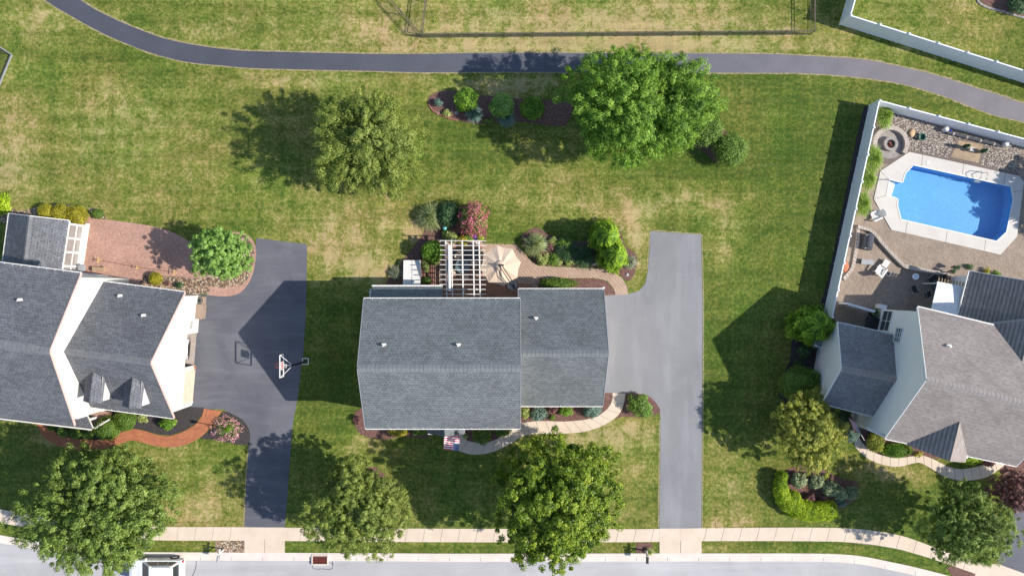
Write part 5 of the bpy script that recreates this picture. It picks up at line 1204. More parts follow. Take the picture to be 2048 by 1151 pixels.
for x, y, rz, l in ((917,512,2.6,'above the round table'),(907,541,-1.9,'left of the round table'),(932,553,.3,'below the round table'),(947,528,1.4,'right of the round table')):
    patio_chair('cream cushioned patio chair '+l+' under the pergola', x, y, rz, 'fabric_tan', 'iron', 'patio chairs under the pergola')
pl = thing('planter', 'round white planter ring beside the glossy holly', 'planter', P(873,513)); m = MB(pl.location); c = P(873,513); m.lathe((c.x,c.y,0), [(.15,0),(.21,.5),(.22,.52),(.17,.52),(.165,.45)], 20); m.build('pot', M['white'], pl)
m = MB(pl.location); m.lathe((c.x,c.y,0), [(.16,.44),(.02,.46)], 16); m.build('soil', M['mulch_dark'], pl)
for x, y, mt, l in ((891,457,'teal_glaze','teal glazed gazing globe in the bed above the pergola'),(950,474,'blue_glaze','cobalt blue gazing globe below the pink flowering tree')):
    g = thing('gazing_globe', l, 'garden ornament', P(x,y)); c = P(x,y); m = MB(g.location); m.lathe((c.x,c.y,0), [(.12,0),(.06,.1),(.05,.4),(.1,.5)], 12); m.build('stand', M['iron'], g)
    m = MB(g.location); m.lathe((c.x,c.y,.68), [(.2*math.sin(k*math.pi/10)+.001, -.2*math.cos(k*math.pi/10)) for k in range(11)], 20); m.build('globe', M[mt], g, smooth=True)
bk = thing('bulkhead_door', 'white sloping basement bulkhead door behind the middle house', 'bulkhead', P(824,545)); o = bk.location
A0, A1, B1, B0 = P(807,520,.55), P(841,520,.55), P(840,572,1.15), P(806,572,1.15)
for a, b, c_, d_, nm in ((A0, A0.lerp(A1,.49), B0.lerp(B1,.49), B0, 0), (A0.lerp(A1,.51), A1, B1, B0.lerp(B1,.51), 1)):
    m = MB(o); t = Vector((0,0,.05)); m.face([d_, c_, b, a]); m.face([d_-t, a-t, b-t, c_-t]); 
    for p, q in ((a,b),(b,c_),(c_,d_),(d_,a)): m.face([p-t,q-t,q,p])
    m.build('door_leaf', M['white'], bk)
m = MB(o)
for p, q in ((A0,B0),(A1,B1)): m.face([Vector((p.x,p.y,0)),Vector((q.x,q.y,0)),q-Vector((0,0,.05)),p-Vector((0,0,.05))])
m.face([Vector((A0.x,A0.y,0)),Vector((A1.x,A1.y,0)),A1-Vector((0,0,.05)),A0-Vector((0,0,.05))]); m.build('side_frame', M['white'], bk)
fs = thing('flagstones', 'red brown flagstones between the bulkhead door and pergola', 'stepping stones', P(865,550)); m = MB(fs.location)
rr = random.Random(4)
for i in range(4):
    for j in range(5):
        x = 848+i*8.8+rr.uniform(-.8,.8); y = 532+j*8.6+rr.uniform(-.8,.8); p = G2((x,y)); s = rr.uniform(.13,.17)
        m.prism([(p.x-s,p.y-s*.9),(p.x+s*.9,p.y-s),(p.x+s,p.y+s*.85),(p.x-s*.85,p.y+s)], .0, .05+.012*rr.random())
m.build('stones', M['flagstone'], fs)
def rock(name, label, px, py, s, mat, cat='rock', z=0, group=None, flat_=.6, ratio=1):
    rg = np.random.default_rng(int(px*3+py)); bm = bmesh.new(); bmesh.ops.create_icosphere(bm, subdivisions=2, radius=1)
    f = rg.normal(size=(3,3))*2
    for v in bm.verts:
        k = 1+.16*math.sin(Vector(f[0]).dot(v.co)+1)+.12*math.sin(Vector(f[1]).dot(v.co)*1.7); v.co = Vector((v.co.x*s*k, v.co.y*s*k*ratio, max(v.co.z,-.4)*s*k*flat_))
    me = bpy.data.meshes.new(name); bm.to_mesh(me); bm.free(); o = link(name, me, M[mat]); c = P(px,py); o.location = (c.x,c.y,z+s*flat_*.35); return tag(o, label, cat, group)
rock('rock','pale white rock at lower right of the rear planting bed, left one',1188,528,.18,'concrete_white',ratio=.6); rock('rock','pale white rock at lower right of the rear planting bed, right one',1196,526,.2,'concrete_white',ratio=.7)
rock('rock','small white stone at garage wing rear corner',1206,576,.14,'white'); rock('rock','dark grey lump in the mulch below the lower conifer',1254,549,.13,'grey')
rock('boulder','orange tan boulder beside the corner bed shrub',1257,812,.24,'stone_tan',ratio=.8); rock('garden_statue','low white grey stone ornament under the corner bed shrub',1269,816,.28,'stone_cap','garden ornament',ratio=.5)
rock('boulder','round grey boulder in the top island bed beside daylilies',913,226,.18,'stone_grey'); rock('boulder','small grey stone on left edging of the top island bed',876,227,.13,'stone_grey')
ribbon('stone_border', [(856,203),(859,214),(866,223),(880,231),(897,238),(915,243)], [(859,203),(862,213),(869,221),(882,228),(899,235),(916,240)], 14, .10, M['flagstone'], .03, .1, label='curved red stone edging at left end of the top island bed', cat='edging')
def flag(name, label, pole_a, pole_b, u, v, seed):
    c = Vector((pole_a.x, pole_a.y, 0)); t = thing(name, label, 'flag', c); o = t.location
    m = MB(o); m.tube([pole_a, pole_b], .018, 8); m.build('pole', M['white'], t)
    m = MB(o); nu, nv = 20, 13; org = pole_b
    f = lambda i, j: org + u*(i/nu) + v*(j/nv) + Vector((0,0,.05*math.sin(i*.8+j*.35+seed)*(i/nu)))
    for i in range(nu):
        for j in range(nv):
            mi = 2 if (i < 8 and j < 7) else (0 if j % 2 == 0 else 1)
            m.face([f(i,j), f(i+1,j), f(i+1,j+1), f(i,j+1)], mi=mi)
    up = Vector((0,0,.012))
    for r in range(9):
        for k in range(6 if r % 2 == 0 else 5):
            x = (.5+(k if r % 2 == 0 else k+.5)*1.25)*.4/7*1.0; y = (.5+r)*7/13/9.6; p = org+u*(.012+x*.98)+v*y+Vector((0,0,.05*math.sin(x*20*.8+y*13*.35+seed)*x))+up; s = .011
            un, vn = u.normalized()*s, v.normalized()*s; m.face([p-un-vn, p+un-vn, p+un+vn, p-un+vn], mi=1)
    m.build('cloth', [M['red'], M['fabric_white'], M['blue']], t); return t
pa, pb_ = P(925,866,1.8), P(918,901,2.6)
flag('flag', 'striped flag with blue canton flying over the middle house front walk', pa, pb_, P(888,898,2.5)-P(919,901,2.5), P(921,873,2.45)-P(919,901,2.5), 1)
pa, pb_ = P(1728,876,1.2), P(1718,846,2.5)
flag('flag', 'faded striped flag hanging by the porch of the right house', P(1729,880,1.3), P(1722,868,2.2), P(1706,856,2.1)-P(1722,868,2.2), P(1713,846,2.2)-P(1722,868,2.2), 2)
# ================================================================ LEFT HOUSE OBJECTS
bh = thing('basketball_hoop', 'black post basketball hoop with white framed backboard facing the left driveway', 'basketball hoop', P(611,722)); o = bh.location
p0 = P(611,722); bc = P(586,723.5,0); m = MB(o); m.tube([p0+Vector((0,0,0)), p0+Vector((0,0,2.0)), Vector((bc.x+.65,bc.y+.01,3.05))], .085, 8); m.build('post', M['black'], bh)
m = MB(o)
for a, b in (((-.25,-.25),(.25,-.25)),((.25,-.25),(.25,.25)),((.25,.25),(-.25,.25)),((-.25,.25),(-.25,-.25))): m.beam(p0+Vector((a[0],a[1],.03)), p0+Vector((b[0],b[1],.03)), .07, .06)
m.build('base_frame', M['white'], bh)
m = MB(o); yw = .9
for y in (-yw, yw): m.beam((bc.x,bc.y+y,2.9), (bc.x,bc.y+y,3.97), .06)
for z in (2.9, 3.97): m.beam((bc.x,bc.y-yw,z), (bc.x,bc.y+yw,z), .07)
m.beam((bc.x-.02,bc.y-.3,3.08),(bc.x-.02,bc.y-.3,3.55),.05); m.beam((bc.x-.02,bc.y+.3,3.08),(bc.x-.02,bc.y+.3,3.55),.05); m.beam((bc.x-.02,bc.y-.3,3.55),(bc.x-.02,bc.y+.3,3.55),.05); m.beam((bc.x-.02,bc.y-.3,3.08),(bc.x-.02,bc.y+.3,3.08),.05)
bf = m.build('backboard', M['white'], bh); m = MB(o); m.box((bc.x,bc.y,3.3), (.03,.5,.4)); m.build('target_pad', M['red_plastic'], bf)
m = MB(o)
for s in (-1,1): m.tube([(bc.x+.03,bc.y+s*yw*.97,3.9),(bc.x+.7,bc.y+s*.1,3.1)], .025, 6)
m.tube([(bc.x+.03,bc.y+.12,3.5),(bc.x+.4,bc.y+.12,3.5),(bc.x+.4,bc.y-.12,3.5),(bc.x+.03,bc.y-.12,3.5)], .025, 6)
m.tube([(bc.x,bc.y,3.0),(bc.x+.65,bc.y+.01,3.05)], .04, 6)
m.build('brace', M['white'], bh)
m = MB(o); m.ring((bc.x-.38,bc.y,3.05), .23, .028, 24); m.beam((bc.x-.15,bc.y,3.05),(bc.x,bc.y,3.05),.14,.03); rm = m.build('rim', M['red_plastic'], bh)
m = MB(o)
for k in range(12):
    a = k*math.pi/6; a2 = a+.5
    m.tube([(bc.x-.38+.225*math.cos(a),bc.y+.225*math.sin(a),3.04),(bc.x-.38+.13*math.cos(a2),bc.y+.13*math.sin(a2),2.65)], .006, 4); m.tube([(bc.x-.38+.225*math.cos(a2),bc.y+.225*math.sin(a2),3.04),(bc.x-.38+.13*math.cos(a),bc.y+.13*math.sin(a),2.65)], .006, 4)
m.build('net', M['salmon'], rm)
# cars
def make_car(name, label, paint, loc, rz, group=None):
    t = thing(name, label, 'car', loc, rz, group)
    prof = [(-2.32,.42),(-2.36,.62),(-2.30,.98),(-2.15,1.06),(.95,1.04),(1.2,1.02),(2.0,.90),(2.28,.78),(2.36,.6),(2.34,.36),(1.9,.27),(-1.95,.27)]
    m = MB(); n = len(prof); sec = [(-.93,0),(.93,0)]
    L = [Vector((x, -.92, z)) for x, z in prof]; Rr = [Vector((x, .92, z)) for x, z in prof]
    for i in range(n):
        j = (i+1) % n; m.face([L[i], Rr[i], Rr[j], L[j]])
    for side, s in ((L, 1), (Rr, -1)):
        for tri in tessellate_polygon([[Vector((p.x, p.z, 0)) for p in side]]): m.face([side[k] for k in tri])
    body = m.build('body', M[paint], t, bevel=.09, weld=True)
    b = {'bl':(-2.12,-.82,1.03),'br':(-2.12,.82,1.03),'fl':(1.05,-.82,1.02),'fr':(1.05,.82,1.02)}; tp = {'bl':(-1.72,-.64,1.66),'br':(-1.72,.64,1.66),'fl':(.22,-.62,1.66),'fr':(.22,.62,1.66)}
    V = lambda q: Vector(q); m = MB(); B_ = {k: V(v) for k, v in b.items()}; T_ = {k: V(v) for k, v in tp.items()}
    m.face([T_['bl'],T_['fl'],T_['fr'],T_['br']]); m.face([B_['bl'],B_['fl'],T_['fl'],T_['bl']]); m.face([B_['fr'],B_['br'],T_['br'],T_['fr']]); m.face([B_['fl'],B_['fr'],T_['fr'],T_['fl']]); m.face([B_['br'],B_['bl'],T_['bl'],T_['br']]); m.face([B_['bl'],B_['br'],B_['fr'],B_['fl']])
    m.build('cabin', M[paint], t, bevel=.06, weld=True)
    def pane(c4, u0, u1, v0, v1, off, nm='window', mat='car_glass'):
        a, b_, c_, d_ = c4; q = lambda u, v: a.lerp(b_, u).lerp(d_.lerp(c_, u), v)
        nn = (b_-a).cross(d_-a).normalized()*off; m = MB(); f = [q(u0,v0)+nn,q(u1,v0)+nn,q(u1,v1)+nn,q(u0,v1)+nn]; m.face(f); k = -nn*.9
        for i in range(4): m.face([f[i]+k, f[(i+1)%4]+k, f[(i+1)%4], f[i]])
        return m.build(nm, M[mat], t)
    pane((B_['fl'],B_['fr'],T_['fr'],T_['fl']), .05,.95,.06,.94,.012,'windshield'); pane((B_['br'],B_['bl'],T_['bl'],T_['br']), .08,.92,.15,.92,.012,'rear_window')
    for q4 in ((B_['bl'],B_['fl'],T_['fl'],T_['bl']), (B_['br'],B_['fr'],T_['fr'],T_['br'])):
        o_ = .012 if q4[0].y < 0 else -.012
        for u0, u1 in ((.08,.27),(.30,.58),(.61,.93)): pane(q4, u0, u1, .14, .86, o_)
    for x in (-1.42, 1.42):
        for s in (-1, 1):
            m = MB(); m.tube([(x, s*.76, .36), (x, s*.955, .36)], .36, 24); w = m.build('wheel', M['rubber'], t); m = MB(); m.tube([(x, s*.95, .36), (x, s*.968, .36)], .23, 16); m.build('rim', M['steel'], w)
    for s in (-1, 1):
        m = MB(); m.box((2.27, s*.7, .74), (.14,.34,.14)); m.build('headlight', M['headlamp'], t); m = MB(); m.box((-2.31, s*.78, .86), (.09,.2,.26)); m.build('tail_light', M['tail'], t)
        m = MB(); m.box((.72, s*1.0, 1.08), (.16,.2,.13)); m.build('mirror', M[paint], t, bevel=.03)
        m = MB(); m.tube([(-1.6,s*.58,1.68),(-1.5,s*.58,1.73),(-.1,s*.58,1.73),(.0,s*.58,1.68)], .02, 6); m.build('roof_rail', M['black'], t)
    m = MB(); m.box((2.345,0,.5), (.05,1.3,.2)); m.build('grille', M['black'], t)
    m = MB()
    for s in (-1, 1):
        m.box((-.35, s*.9265, .62), (.012,.006,.7)); m.box((.72, s*.9265, .62), (.012,.006,.7)); m.box((-1.25, s*.9265, .7), (.012,.006,.5))
    m.build('door_seams', M['black'], t)
    return t
make_car('parked_car', 'white sport utility car parked on the road at the lower left', 'car_white', P(320,1133), math.pi)
bpy.context.view_layer.update()
gc, gd_, gn = GAR; make_car('parked_car', 'dark car nose out inside the open garage of left house', 'car_dark', gc-gn*2.75+Vector((0,0,.03)), math.atan2(gn.y, gn.x))
# mailboxes
def mailbox(label, px, py, box_mat, post_mat, ang, group):
    c = P(px, py); t = thing('mailbox', label, 'mailbox', (c.x, c.y, 0), ang, group)
    m = MB(); m.box((0,0,.75), (.12,.12,1.5)); m.build('post', M[post_mat], t); m = MB(); m.beam((0,.35,1.1),(0,-.62,1.1), .1,.1); m.tube([(0,0,.7),(0,-.4,1.06)], .035, 6); m.build('arm', M[post_mat], t)
    m = MB(); n = 8; pr = [(-.11,1.16),(.11,1.16)]+[(.11*math.cos(k*math.pi/n), 1.3+.11*math.sin(k*math.pi/n)) for k in range(n+1)]
    a = [Vector((x,-.12,z)) for x,z in pr]; b = [Vector((x,-.66,z)) for x,z in pr]; m.face(a); m.face(b[::-1])
    for i in range(len(a)): j = (i+1)%len(a); m.face([a[i],b[i],b[j],a[j]])
    m.build('letter_box', M[box_mat], t); m = MB(); m.box((.125,-.25,1.33), (.01,.04,.16)); m.build('signal_flag', M['red_plastic'], t); return t
mailbox('white post mailbox with grey box on the pebble strip by the kerb', 448, 1097, 'grey', 'white', R(-6), 'roadside mailboxes')
mailbox('dark green mailbox in a mulch square by the kerb near the middle driveway', 1290, 1100, 'iron', 'stone_cap', R(0), 'roadside mailboxes')
di = thing('storm_drain', 'rusty red storm drain grate in a concrete frame at the kerb', 'storm drain', P(640,1119)); o = di.location; c = P(640,1119)
m = MB(o); 
for a, b in (((-.66,.42),(.66,.42)),((.66,.42),(.66,-.36)),((.66,-.36),(-.66,-.36)),((-.66,-.36),(-.66,.42))): m.beam(c+Vector((a[0],a[1],0.0)), c+Vector((b[0],b[1],0.0)), .09, .16)
m.build('frame', M['curb'], di); m = MB(o); m.box(c+Vector((0,.03,-.06)), (1.24,.7,.06)); m.build('pit', M['rust'], di)
m = MB(o)
for k in range(13): m.box(c+Vector((-.56+k*.0935,.03,0.0)), (.04,.68,.07))
for k in range(4): m.box(c+Vector((0,-.25+k*.19,.002)), (1.2,.035,.06))
m.build('grate', M['rust'], di)
flat('drain_patch', [(622,1122),(666,1122),(667,1136),(628,1137),(623,1133)], -.124, M['road'], thick=.01)
M['tar'] = pmat('tar_line', (.06,.065,.08), 4, .7)
m = MB()
for pts in (((618,1119),(622,1121),(624,1129),(627,1137),(645,1137.5),(660,1138),(665,1134),(664,1121)), ((391,1122),(391,1132),(388,1143),(384,1151),(376,1170)), ((623,1123),(660,1125),(664,1129))):
    L = resample([G2(p) for p in smooth_line(pts, 4)], 30)
    for i in range(len(L)-1): a, b = L[i], L[i+1]; m.beam((a.x,a.y,-.121),(b.x,b.y,-.121), .035+.03*random.random(), .006)
tag(m.build('road_crack', M['tar']), kind='structure')
lp = thing('lamp_post', 'black lamp post in the pink flower bed by the left driveway', 'lamp', P(443,852)); c = P(443,852); m = MB(lp.location); m.tube([(c.x,c.y,0),(c.x,c.y,1.7)], .04, 8); m.build('post', M['black'], lp)
m = MB(lp.location); m.lathe((c.x,c.y,0), [(.06,1.7),(.13,1.76),(.11,2.02)], 6); m.build('lantern', M['glass'], lp); m = MB(lp.location); m.lathe((c.x,c.y,0), [(.16,2.02),(.03,2.18),(.01,2.24)], 6); m.build('cap', M['black'], lp)
# patio edge things
cd = thing('string_line', 'thin cord stretched across the brick patio', 'string', P(280,535)); m = MB(cd.location)
st = [P(183,519,.5), P(203,521,.5), P(280,535,.5), P(354,545,.5)]; m.tube(st, .012, 5); m.build('cord', M['rust'], cd)
for (x, y, l) in ((203,520,'left'),(280,535,'middle'),(354,545,'right')):
    m = MB(); p = P(x,y); m.box((0,0,.3), (.04,.04,.6)); m.box((0,0,.6), (.04,.5 if x != 280 else .3,.03), rz=R(-5)); ob = m.build('wooden_stake', M['yellow']); ob.location = (p.x,p.y,0); tag(ob, f'yellow stake holding the cord on the brick patio, {l} of three', 'stake', 'yellow stakes on the brick patio')
gt = thing('side_table', 'round white patio table by the sunroom corner', 'table', P(172,536)); c = P(172,536); m = MB(gt.location); m.lathe((c.x,c.y,0), [(.32,.66),(.33,.7),(.3,.74),(.05,.76)], 24); m.build('table_top', M['grey'], gt); m = MB(gt.location); m.tube([(c.x,c.y,0),(c.x,c.y,.68)], .05, 8); m.build('leg', M['iron'], gt)
bn = thing('patio_bench', 'tan wooden bench beside the round white table', 'bench', P(201,538)); c = P(201,538); m = MB(bn.location); m.box((c.x,c.y,.42), (1.0,.34,.05), rz=R(-3)); m.build('seat', M['wood'], bn)
for s in (-1,1): m = MB(bn.location); m.box((c.x+s*.42,c.y,.2), (.08,.42,.4), rz=R(-3)); m.build('leg', M['wood'], bn)
mt_ = MB(); q = [G2(p) for p in ((181,521),(197,523),(194,548),(226,549),(226,556),(172,548))]; 
gl = thing('gas_grill', 'black covered grill behind the link between the left house blocks', 'grill', P(240,560)); c = P(240,560); m = MB(gl.location); m.box((c.x,c.y,.45), (.9,.5,.8), rz=R(-7)); m.build('cart', M['black'], gl, bevel=.03); m = MB(gl.location); m.tube([(c.x-.38,c.y+.05,.92),(c.x+.38,c.y-.04,.92)], .24, 14); m.build('lid', M['dark_grey'], gl); m = MB(gl.location); m.box((c.x-.62,c.y+.07,.84), (.34,.42,.04), rz=R(-7)); m.build('side_shelf', M['grey'], gl)
sb = thing('storage_box', 'brown resin storage box against the left garage wall', 'storage box', P(403,620)); c = P(405,622); m = MB(sb.location); m.box((c.x,c.y,.45), (.62,1.2,.9), rz=R(-5)); m.build('bin', M['tan_box'], sb, bevel=.03); m = MB(sb.location); m.box((c.x,c.y,.93), (.68,1.26,.07), rz=R(-5)); m.build('lid', M['tan_box'], sb, bevel=.02)
ac = thing('air_conditioner', 'round topped air conditioner at the rear corner of the left garage', 'air conditioner', P(405,600)); c = P(405,600); m = MB(ac.location); m.box((c.x,c.y,.35), (.66,.66,.7), rz=R(-5)); m.build('casing', M['tan_box'], ac, bevel=.03); m = MB(ac.location); m.lathe((c.x,c.y,0), [(.28,.705),(.28,.73),(.1,.735)], 20); fn = m.build('fan_guard', M['black'], ac); m = MB(ac.location); m.ring((c.x,c.y,.745), .2, .02, 20); m.build('fan_ring', M['steel'], fn)
tp_ = thing('flower_pot', 'orange terracotta pot between the two garage doors', 'plant pot', P(390,734)); c = P(390,734); m = MB(tp_.location); m.lathe((c.x,c.y,0), [(.12,0),(.2,.36),(.22,.4),(.17,.4),(.16,.34),(.01,.33)], 20); m.build('pot', M['terracotta'], tp_)
fk = metal_fence('dark metal fence corner with a pale base kerb at the left edge of the lawn', [(-75,48),(22,110),(-12,192)], 1.5, mat='iron')
m = MB(fk.location)
for a_, b_ in (((-75,48),(22,110)),((22,110),(-12,192))): m.beam(P(*a_)+Vector((.1,0,.06)), P(*b_)+Vector((.1,0,.06)), .1, .1)
m.build('base_kerb', M['grey'], fk)

# ================================================================ RIGHT HOUSE OBJECTS
fp = thing('fire_pit', 'round stone fire pit inside a stone seat ring in the pool yard', 'fire pit', P(1779,289)); o = fp.location; c = P(1778,289)
m = MB(o); m.lathe((c.x,c.y,0), [(.60,.02),(.60,.42),(.36,.42),(.36,.06),(.01,.05)], 28); m.build('pit_wall', M['stone_grey'], fp)
m = MB(o)
rr = random.Random(2)
for k in range(4): a = k*.8; m.beam(c+Vector((-.22*math.cos(a),-.22*math.sin(a),.12+.05*k)), c+Vector((.22*math.cos(a),.22*math.sin(a),.14+.06*k)), .08, .08)
m.build('logs', M['rust'], fp)
m = MB(o); n = 26
for k in range(n):
    a0 = R(-35)+R(250)*k/n; a1 = R(-35)+R(250)*(k+.93)/n; r0, r1 = 1.18, 1.52
    m.prism([(c.x+r*math.cos(a), c.y+r*math.sin(a)) for r, a in ((r0,a0),(r1,a0),(r1,a1),(r0,a1))], 0, .42)
m.build('seat_ring', M['stone_cap'], fp)
m = MB(o); m.lathe((c.x,c.y,0), [(1.2,.0),(1.2,.045)], 40); m.build('paving_circle', M['stone_grey'], fp)
m = MB(o); m.lathe((c.x+.1,c.y-.35,0), [(1.35,.0),(1.35,.038)], 40); m.build('outer_paving', M['paver_dark'], fp)
rock('boulder','tan square rock on the gravel right of the fire pit',1822,266,.28,'stone_tan',ratio=1.2)
po_ = thing('plant_pot', 'dark green bowl planter on gravel near the tan rock', 'plant pot', P(1841,275)); c = P(1841,275); m = MB(po_.location); m.lathe((c.x,c.y,0), [(.16,0),(.3,.3),(.32,.34),(.26,.34),(.2,.12),(.01,.1)], 20); m.build('pot', M['tube'], po_)
for x, y, l in ((1887,260,'left one'),(2006,290,'right one')):
    t = thing('pool_pump', 'white pool equipment unit beside the long pipe, '+l, 'pool pump', P(x,y), 0, 'pool equipment units'); c = P(x,y); m = MB(t.location); m.lathe((c.x,c.y,0), [(.2,0),(.22,.5),(.16,.62),(.03,.64)], 16); m.build('tank', M['white'], t); m = MB(t.location); m.tube([(c.x+.2,c.y-.05,.2),(c.x+.55,c.y-.12,.2)], .1, 10); m.build('motor', M['blue_glaze'] if l[0] == 'l' else M['grey'], t)
t = thing('rolled_pool_cover', 'long rolled dark pool cover lying along the rear pool fence', 'pool cover', P(1940,275)); m = MB(t.location); m.tube([P(1893,264,.2), P(2000,291,.2)], .14, 12); m.build('roll', M['dark_grey'], t)
for k in range(4): m = MB(t.location); p = P(1905+k*27,267+k*6.9,.2); q = P(1908+k*27,267.8+k*6.9,.2); m.tube([p, q], .155, 12); m.build('strap', M['stone_cap'], t)
for x, y, l in ((1924,295,'left'),(1959,304,'right')):
    t = thing('spiral_topiary', f'small dark potted evergreen on the square sand paving, {l} one', 'potted plant', P(x,y), 0, 'potted evergreens on the sand paving'); c = P(x,y); m = MB(t.location); m.lathe((c.x,c.y,0), [(.12,.04),(.17,.34),(.13,.34)], 14); m.build('pot', M['stone_grey'], t)
    rg = np.random.default_rng(int(x)); V, tt = foliage('f', (c.x-t.location.x, c.y-t.location.y, .3), .17, .17, .95, 'dark', rg, 'conifer', 700, .06); quad_mesh('foliage', V, tt, LF['dark'], t)
t = thing('pedestal', 'square white pedestal between the two potted evergreens', 'pedestal', P(1938,300)); c = P(1938,300); m = MB(t.location); m.box((c.x,c.y,.25), (.24,.24,.42), rz=R(-14)); m.build('column', M['concrete_white'], t); m = MB(t.location); m.box((c.x,c.y,.49), (.34,.34,.07), rz=R(-14)); m.build('cap', M['concrete_white'], t)
t = thing('hoop_trellis', 'thin iron hoop arched over the right potted evergreen', 'garden hoop', P(1948,300)); c = P(1948,300); m = MB(t.location); m.ring((c.x,c.y,.05), .55, .012, 24, axis='X', half=.5); m.build('hoop', M['iron'], t)
# pool fittings
def fit(name, label, cat, px, py, build, group=None):
    p = P(px, py); t = thing(name, label, cat, (p.x, p.y, 0), 0, group); build(t); return t
def ladder(t):
    u = Vector((math.cos(R(-12)), math.sin(R(-12)), 0)); v = Vector((u.y, -u.x, 0))
    for s in (-1, 1):
        m = MB(); b = u*s*.26; m.tube([b-v*.45+Vector((0,0,.08)), b-v*.42+Vector((0,0,.6)), b-v*.15+Vector((0,0,.85)), b+v*.22+Vector((0,0,.7)), b+v*.3+Vector((0,0,.1)), b+v*.3+Vector((0,0,-.8))], .028, 8); m.build('handrail', M['steel'], t, smooth=True)
    for z in (-.15, -.45): m = MB(); m.box(v*.3+Vector((0,0,z)), (.5,.1,.03), rz=R(-12)); m.build('tread', M['white'], t)
fit('pool_ladder', 'chrome pool ladder on the upper pool edge', 'pool ladder', 1958, 355, ladder)
for x, y, l in ((1856,325,'on the sunlit upper pool deck'),(1996,356,'on the shaded upper pool deck')):
    m = MB(); p = P(x,y); m.box((0,0,.085), (.26,.26,.02), rz=R(-14)); ob = m.build('skimmer_lid', M['white']); ob.location = (p.x,p.y,0); tag(ob, 'square white skimmer lid '+l, 'skimmer lid', 'skimmer lids on the pool deck')
def rail(t):
    m = MB(); 
    m.tube([(-.6,.02,.08),(-.55,.02,.75),(.15,-.02,.85),(.5,-.05,.3),(.52,-.05,-.5)], .025, 8); m.build('handrail', M['steel'], t, smooth=True)
fit('step_handrail', 'steel handrail at the white pool steps', 'handrail', 1772, 361, rail)
# seating
def slat_chair(label, px, py, rz, name='lounge_chair', group=None, L=.62):
    c = P(px, py); t = thing(name, label, 'chair', (c.x, c.y, 0), rz, group)
    m = MB()
    for k in range(7): m.box((-.27+k*.09,.05,.38-.02), (.075,.6,.025), M=Matrix.Rotation(R(-8),3,'X'))
    m.build('seat', M['white'], t); m = MB()
    for k in range(7): m.box((-.27+k*.09,-.42,.66+.05*math.sin(k*.52)), (.075,.03,.72+.1*math.sin(k*.52)), M=Matrix.Rotation(R(28),3,'X'))
    m.build('backrest', M['white'], t)
    for s in (-1,1):
        m = MB(); m.box((s*.36,0,.56), (.13,.75,.03)); m.build('armrest', M['white'], t)
        for y in (-.3,.3): m = MB(); m.box((s*.33,y,.27), (.06,.08,.54)); m.build('leg', M['white'], t)
    return t
slat_chair('white slatted armchair on the pavers near the fence, above the covered grill', 1748, 432, R(115))
slat_chair('white slatted lounge chair below the covered grill', 1757, 541, R(-35))
t = thing('footstool', 'white slatted footstool at the end of the lounge chair', 'footstool', P(1769,527)); c = P(1768,527)
m = MB(t.location); u = Vector((math.cos(R(-35)), math.sin(R(-35)), 0)); v = Vector((-u.y,u.x,0))
for k in range(7): m.box(c+v*(-.27+k*.09)+Vector((0,0,.36)), (.5,.075,.025), rz=R(-35))
m.build('slats', M['white'], t); 
for a in (-1,1):
    for b in (-1,1): m = MB(t.location); m.box(c+u*a*.2+v*b*.24+Vector((0,0,.18)), (.05,.05,.36), rz=R(-35)); m.build('leg', M['white'], t)
t = thing('covered_grill', 'large grill under a black cover inside the curved stone border', 'grill', P(1732,484)); c = P(1731,484,0)
m = MB(t.location); ang = R(80); 
m.box(c+Vector((0,0,.45)), (1.35,.66,.9), rz=ang); m.build('cover', M['dark_grey'], t, bevel=.08); m = MB(t.location); m.box(c+Vector((-.05,0,1.02)), (1.0,.42,.28), rz=ang); m.build('hood_cover', M['dark_grey'], t, bevel=.1)
m = MB(t.location); m.tube([c+Vector((-.3,.62,.95)), c+Vector((-.3,.5,.95))], .05, 8); m.tube([c+Vector((-.42,-.6,.95)), c+Vector((-.42,-.5,.95))], .05, 8); m.build('handles', M['stone_cap'], t)
t = thing('bench', 'dark grey low bench on the pavers between the covered grill and lounge chair', 'bench', P(1731,524)); c = P(1731,524); m = MB(t.location); m.box(c+Vector((0,0,.42)), (1.05,.42,.06), rz=R(-6)); m.build('seat', M['grey'], t)
for s in (-1,1): m = MB(t.location); m.box(c+Vector((s*.42,-s*.04,.2)), (.06,.38,.4), rz=R(-6)); m.build('leg', M['iron'], t)
t = thing('bucket', 'grey bucket with dark rim next to the slatted lounge chair', 'bucket', P(1773,547)); c = P(1773,547); m = MB(t.location); m.lathe((c.x,c.y,0), [(.14,0),(.2,.4),(.18,.4),(.13,.04),(.01,.04)], 18); m.build('pail', M['grey'], t)
t = thing('urn_planter', 'pale blue round urn on the shaded pavers', 'plant pot', P(1827,553)); c = P(1827,553); m = MB(t.location); m.lathe((c.x,c.y,0), [(.14,0),(.25,.25),(.27,.42),(.2,.44),(.15,.3),(.01,.28)], 20); m.build('pot', M['vinyl'], t)
ribbon('stone_border', [(1712,450),(1738,458),(1750,467),(1764,484),(1784,506),(1804,526),(1812,529),(1850,538),(1895,544)], [(1713,457),(1735,463),(1745,471),(1759,488),(1779,510),(1800,531),(1810,537),(1850,545),(1895,551)], 36, .38, M['stone_cap'], .025, .36, label='curved pale stone seat border winding from the fence past the covered grill', cat='stone wall')
ribbon('stone_border', [(1712,452),(1711,480),(1706,510),(1700,535),(1684,555)], [(1718,453),(1717,482),(1712,513),(1706,538),(1688,561)], 16, .2, M['stone_cap'], .025, .2, label='thin pale stone edging between pool fence and covered grill', cat='edging')
rock('rock','red lava stones against the pool fence beside the stone edging',1690,535,.3,'terracotta',ratio=1.6,flat_=.4)
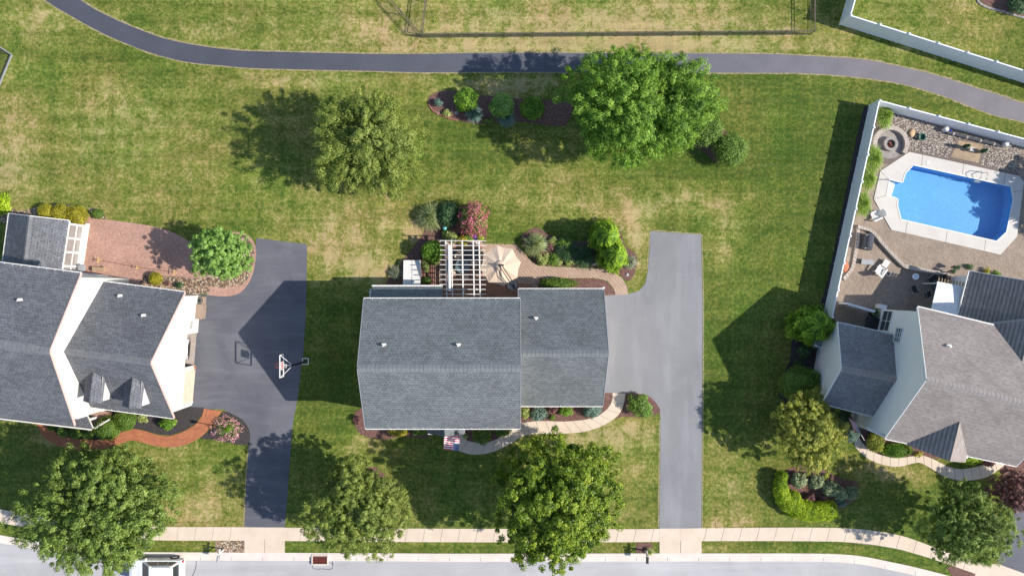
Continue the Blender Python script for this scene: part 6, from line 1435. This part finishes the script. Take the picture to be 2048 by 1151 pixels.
for x, y, rz, l in ((1822,577,.3,'on the shaded patio left of the others'),(1858,558,2.2,'nearest the urn'),(1882,556,3.4,'nearest the awning corner'),(1851,588,-1.2,'beside the dark table')):
    patio_chair('dark metal patio chair '+l, x, y, rz, 'iron', 'grey', 'metal patio chairs by the awning')
t = thing('patio_table', 'dark round patio table beside the awning', 'table', P(1866,572)); c = P(1866,572); m = MB(t.location); m.lathe((c.x,c.y,0), [(.55,.7),(.56,.73),(.5,.74)], 24); m.build('table_top', M['dark_grey'], t); m = MB(t.location); m.tube([(c.x,c.y,0),(c.x,c.y,.7)], .06, 8); m.build('pedestal', M['iron'], t)
for x, y, l in ((1897,543,'left one'),(1904,534,'right one')):
    t = thing('plant_pot', 'small brown pot on the curved wall above the chairs, '+l, 'plant pot', P(x,y), 0, 'brown pots on the curved wall'); c = P(x,y,.4); m = MB(t.location); m.lathe((c.x,c.y,0), [(.1,.36),(.17,.8),(.13,.8),(.01,.75)], 14); m.build('pot', M['tan_box'], t)
    rg = np.random.default_rng(int(x)); V, tt = foliage('f', (0, 0, .75), .2, .2, .3, 'dark', rg, 'loose', 300, .06); quad_mesh('foliage', V, tt, LF['dark'], t)
t = thing('hose_reel', 'coiled green garden hose on a reel beside the right house', 'hose reel', P(1743,624)); c = P(1743,624); m = MB(t.location)
for k, (r_, z) in enumerate(((.24,.75),(.28,.78),(.26,.82),(.22,.84),(.29,.72))): m.ring((c.x,c.y,z), r_, .03, 24)
m.build('hose', M['green_hose'], t); m = MB(t.location); m.lathe((c.x,c.y,0), [(.3,0),(.3,.7),(.12,.72),(.12,.85),(.02,.86)], 16); m.build('reel', M['black'], t)
t = thing('utility_box', 'white utility box at the rear corner of the right house', 'utility box', P(1757,612)); c = P(1757,613); m = MB(t.location); m.box(c+Vector((0,0,.4)), (.62,.36,.8), rz=R(-14)); m.build('casing', M['white'], t, bevel=.03); m = MB(t.location); m.box(c+Vector((0,0,.82)), (.66,.4,.04), rz=R(-14)); m.build('lid', M['white'], t)
t = thing('storage_bin', 'dark storage bin against the right house wall below the hose reel', 'storage box', P(1741,647)); c = P(1741,648); m = MB(t.location); m.box(c+Vector((0,0,.45)), (.95,1.15,.9), rz=R(-14)); m.build('bin', M['dark_grey'], t, bevel=.04); m = MB(t.location); m.box(c+Vector((0,0,.93)), (1.0,1.2,.07), rz=R(-14)); m.build('lid', M['black'], t, bevel=.02)
t = thing('air_conditioner', 'small square air conditioner under the big conifer at the right house', 'air conditioner', P(1633,684)); c = P(1633,684); m = MB(t.location); m.box(c+Vector((0,0,.38)), (.8,.8,.74), rz=R(-12)); m.build('casing', M['vinyl'], t, bevel=.03); m = MB(t.location); m.lathe((c.x,c.y,0), [(.33,.755),(.33,.78),(.1,.79)], 20); m.build('fan_guard', M['grey'], t)
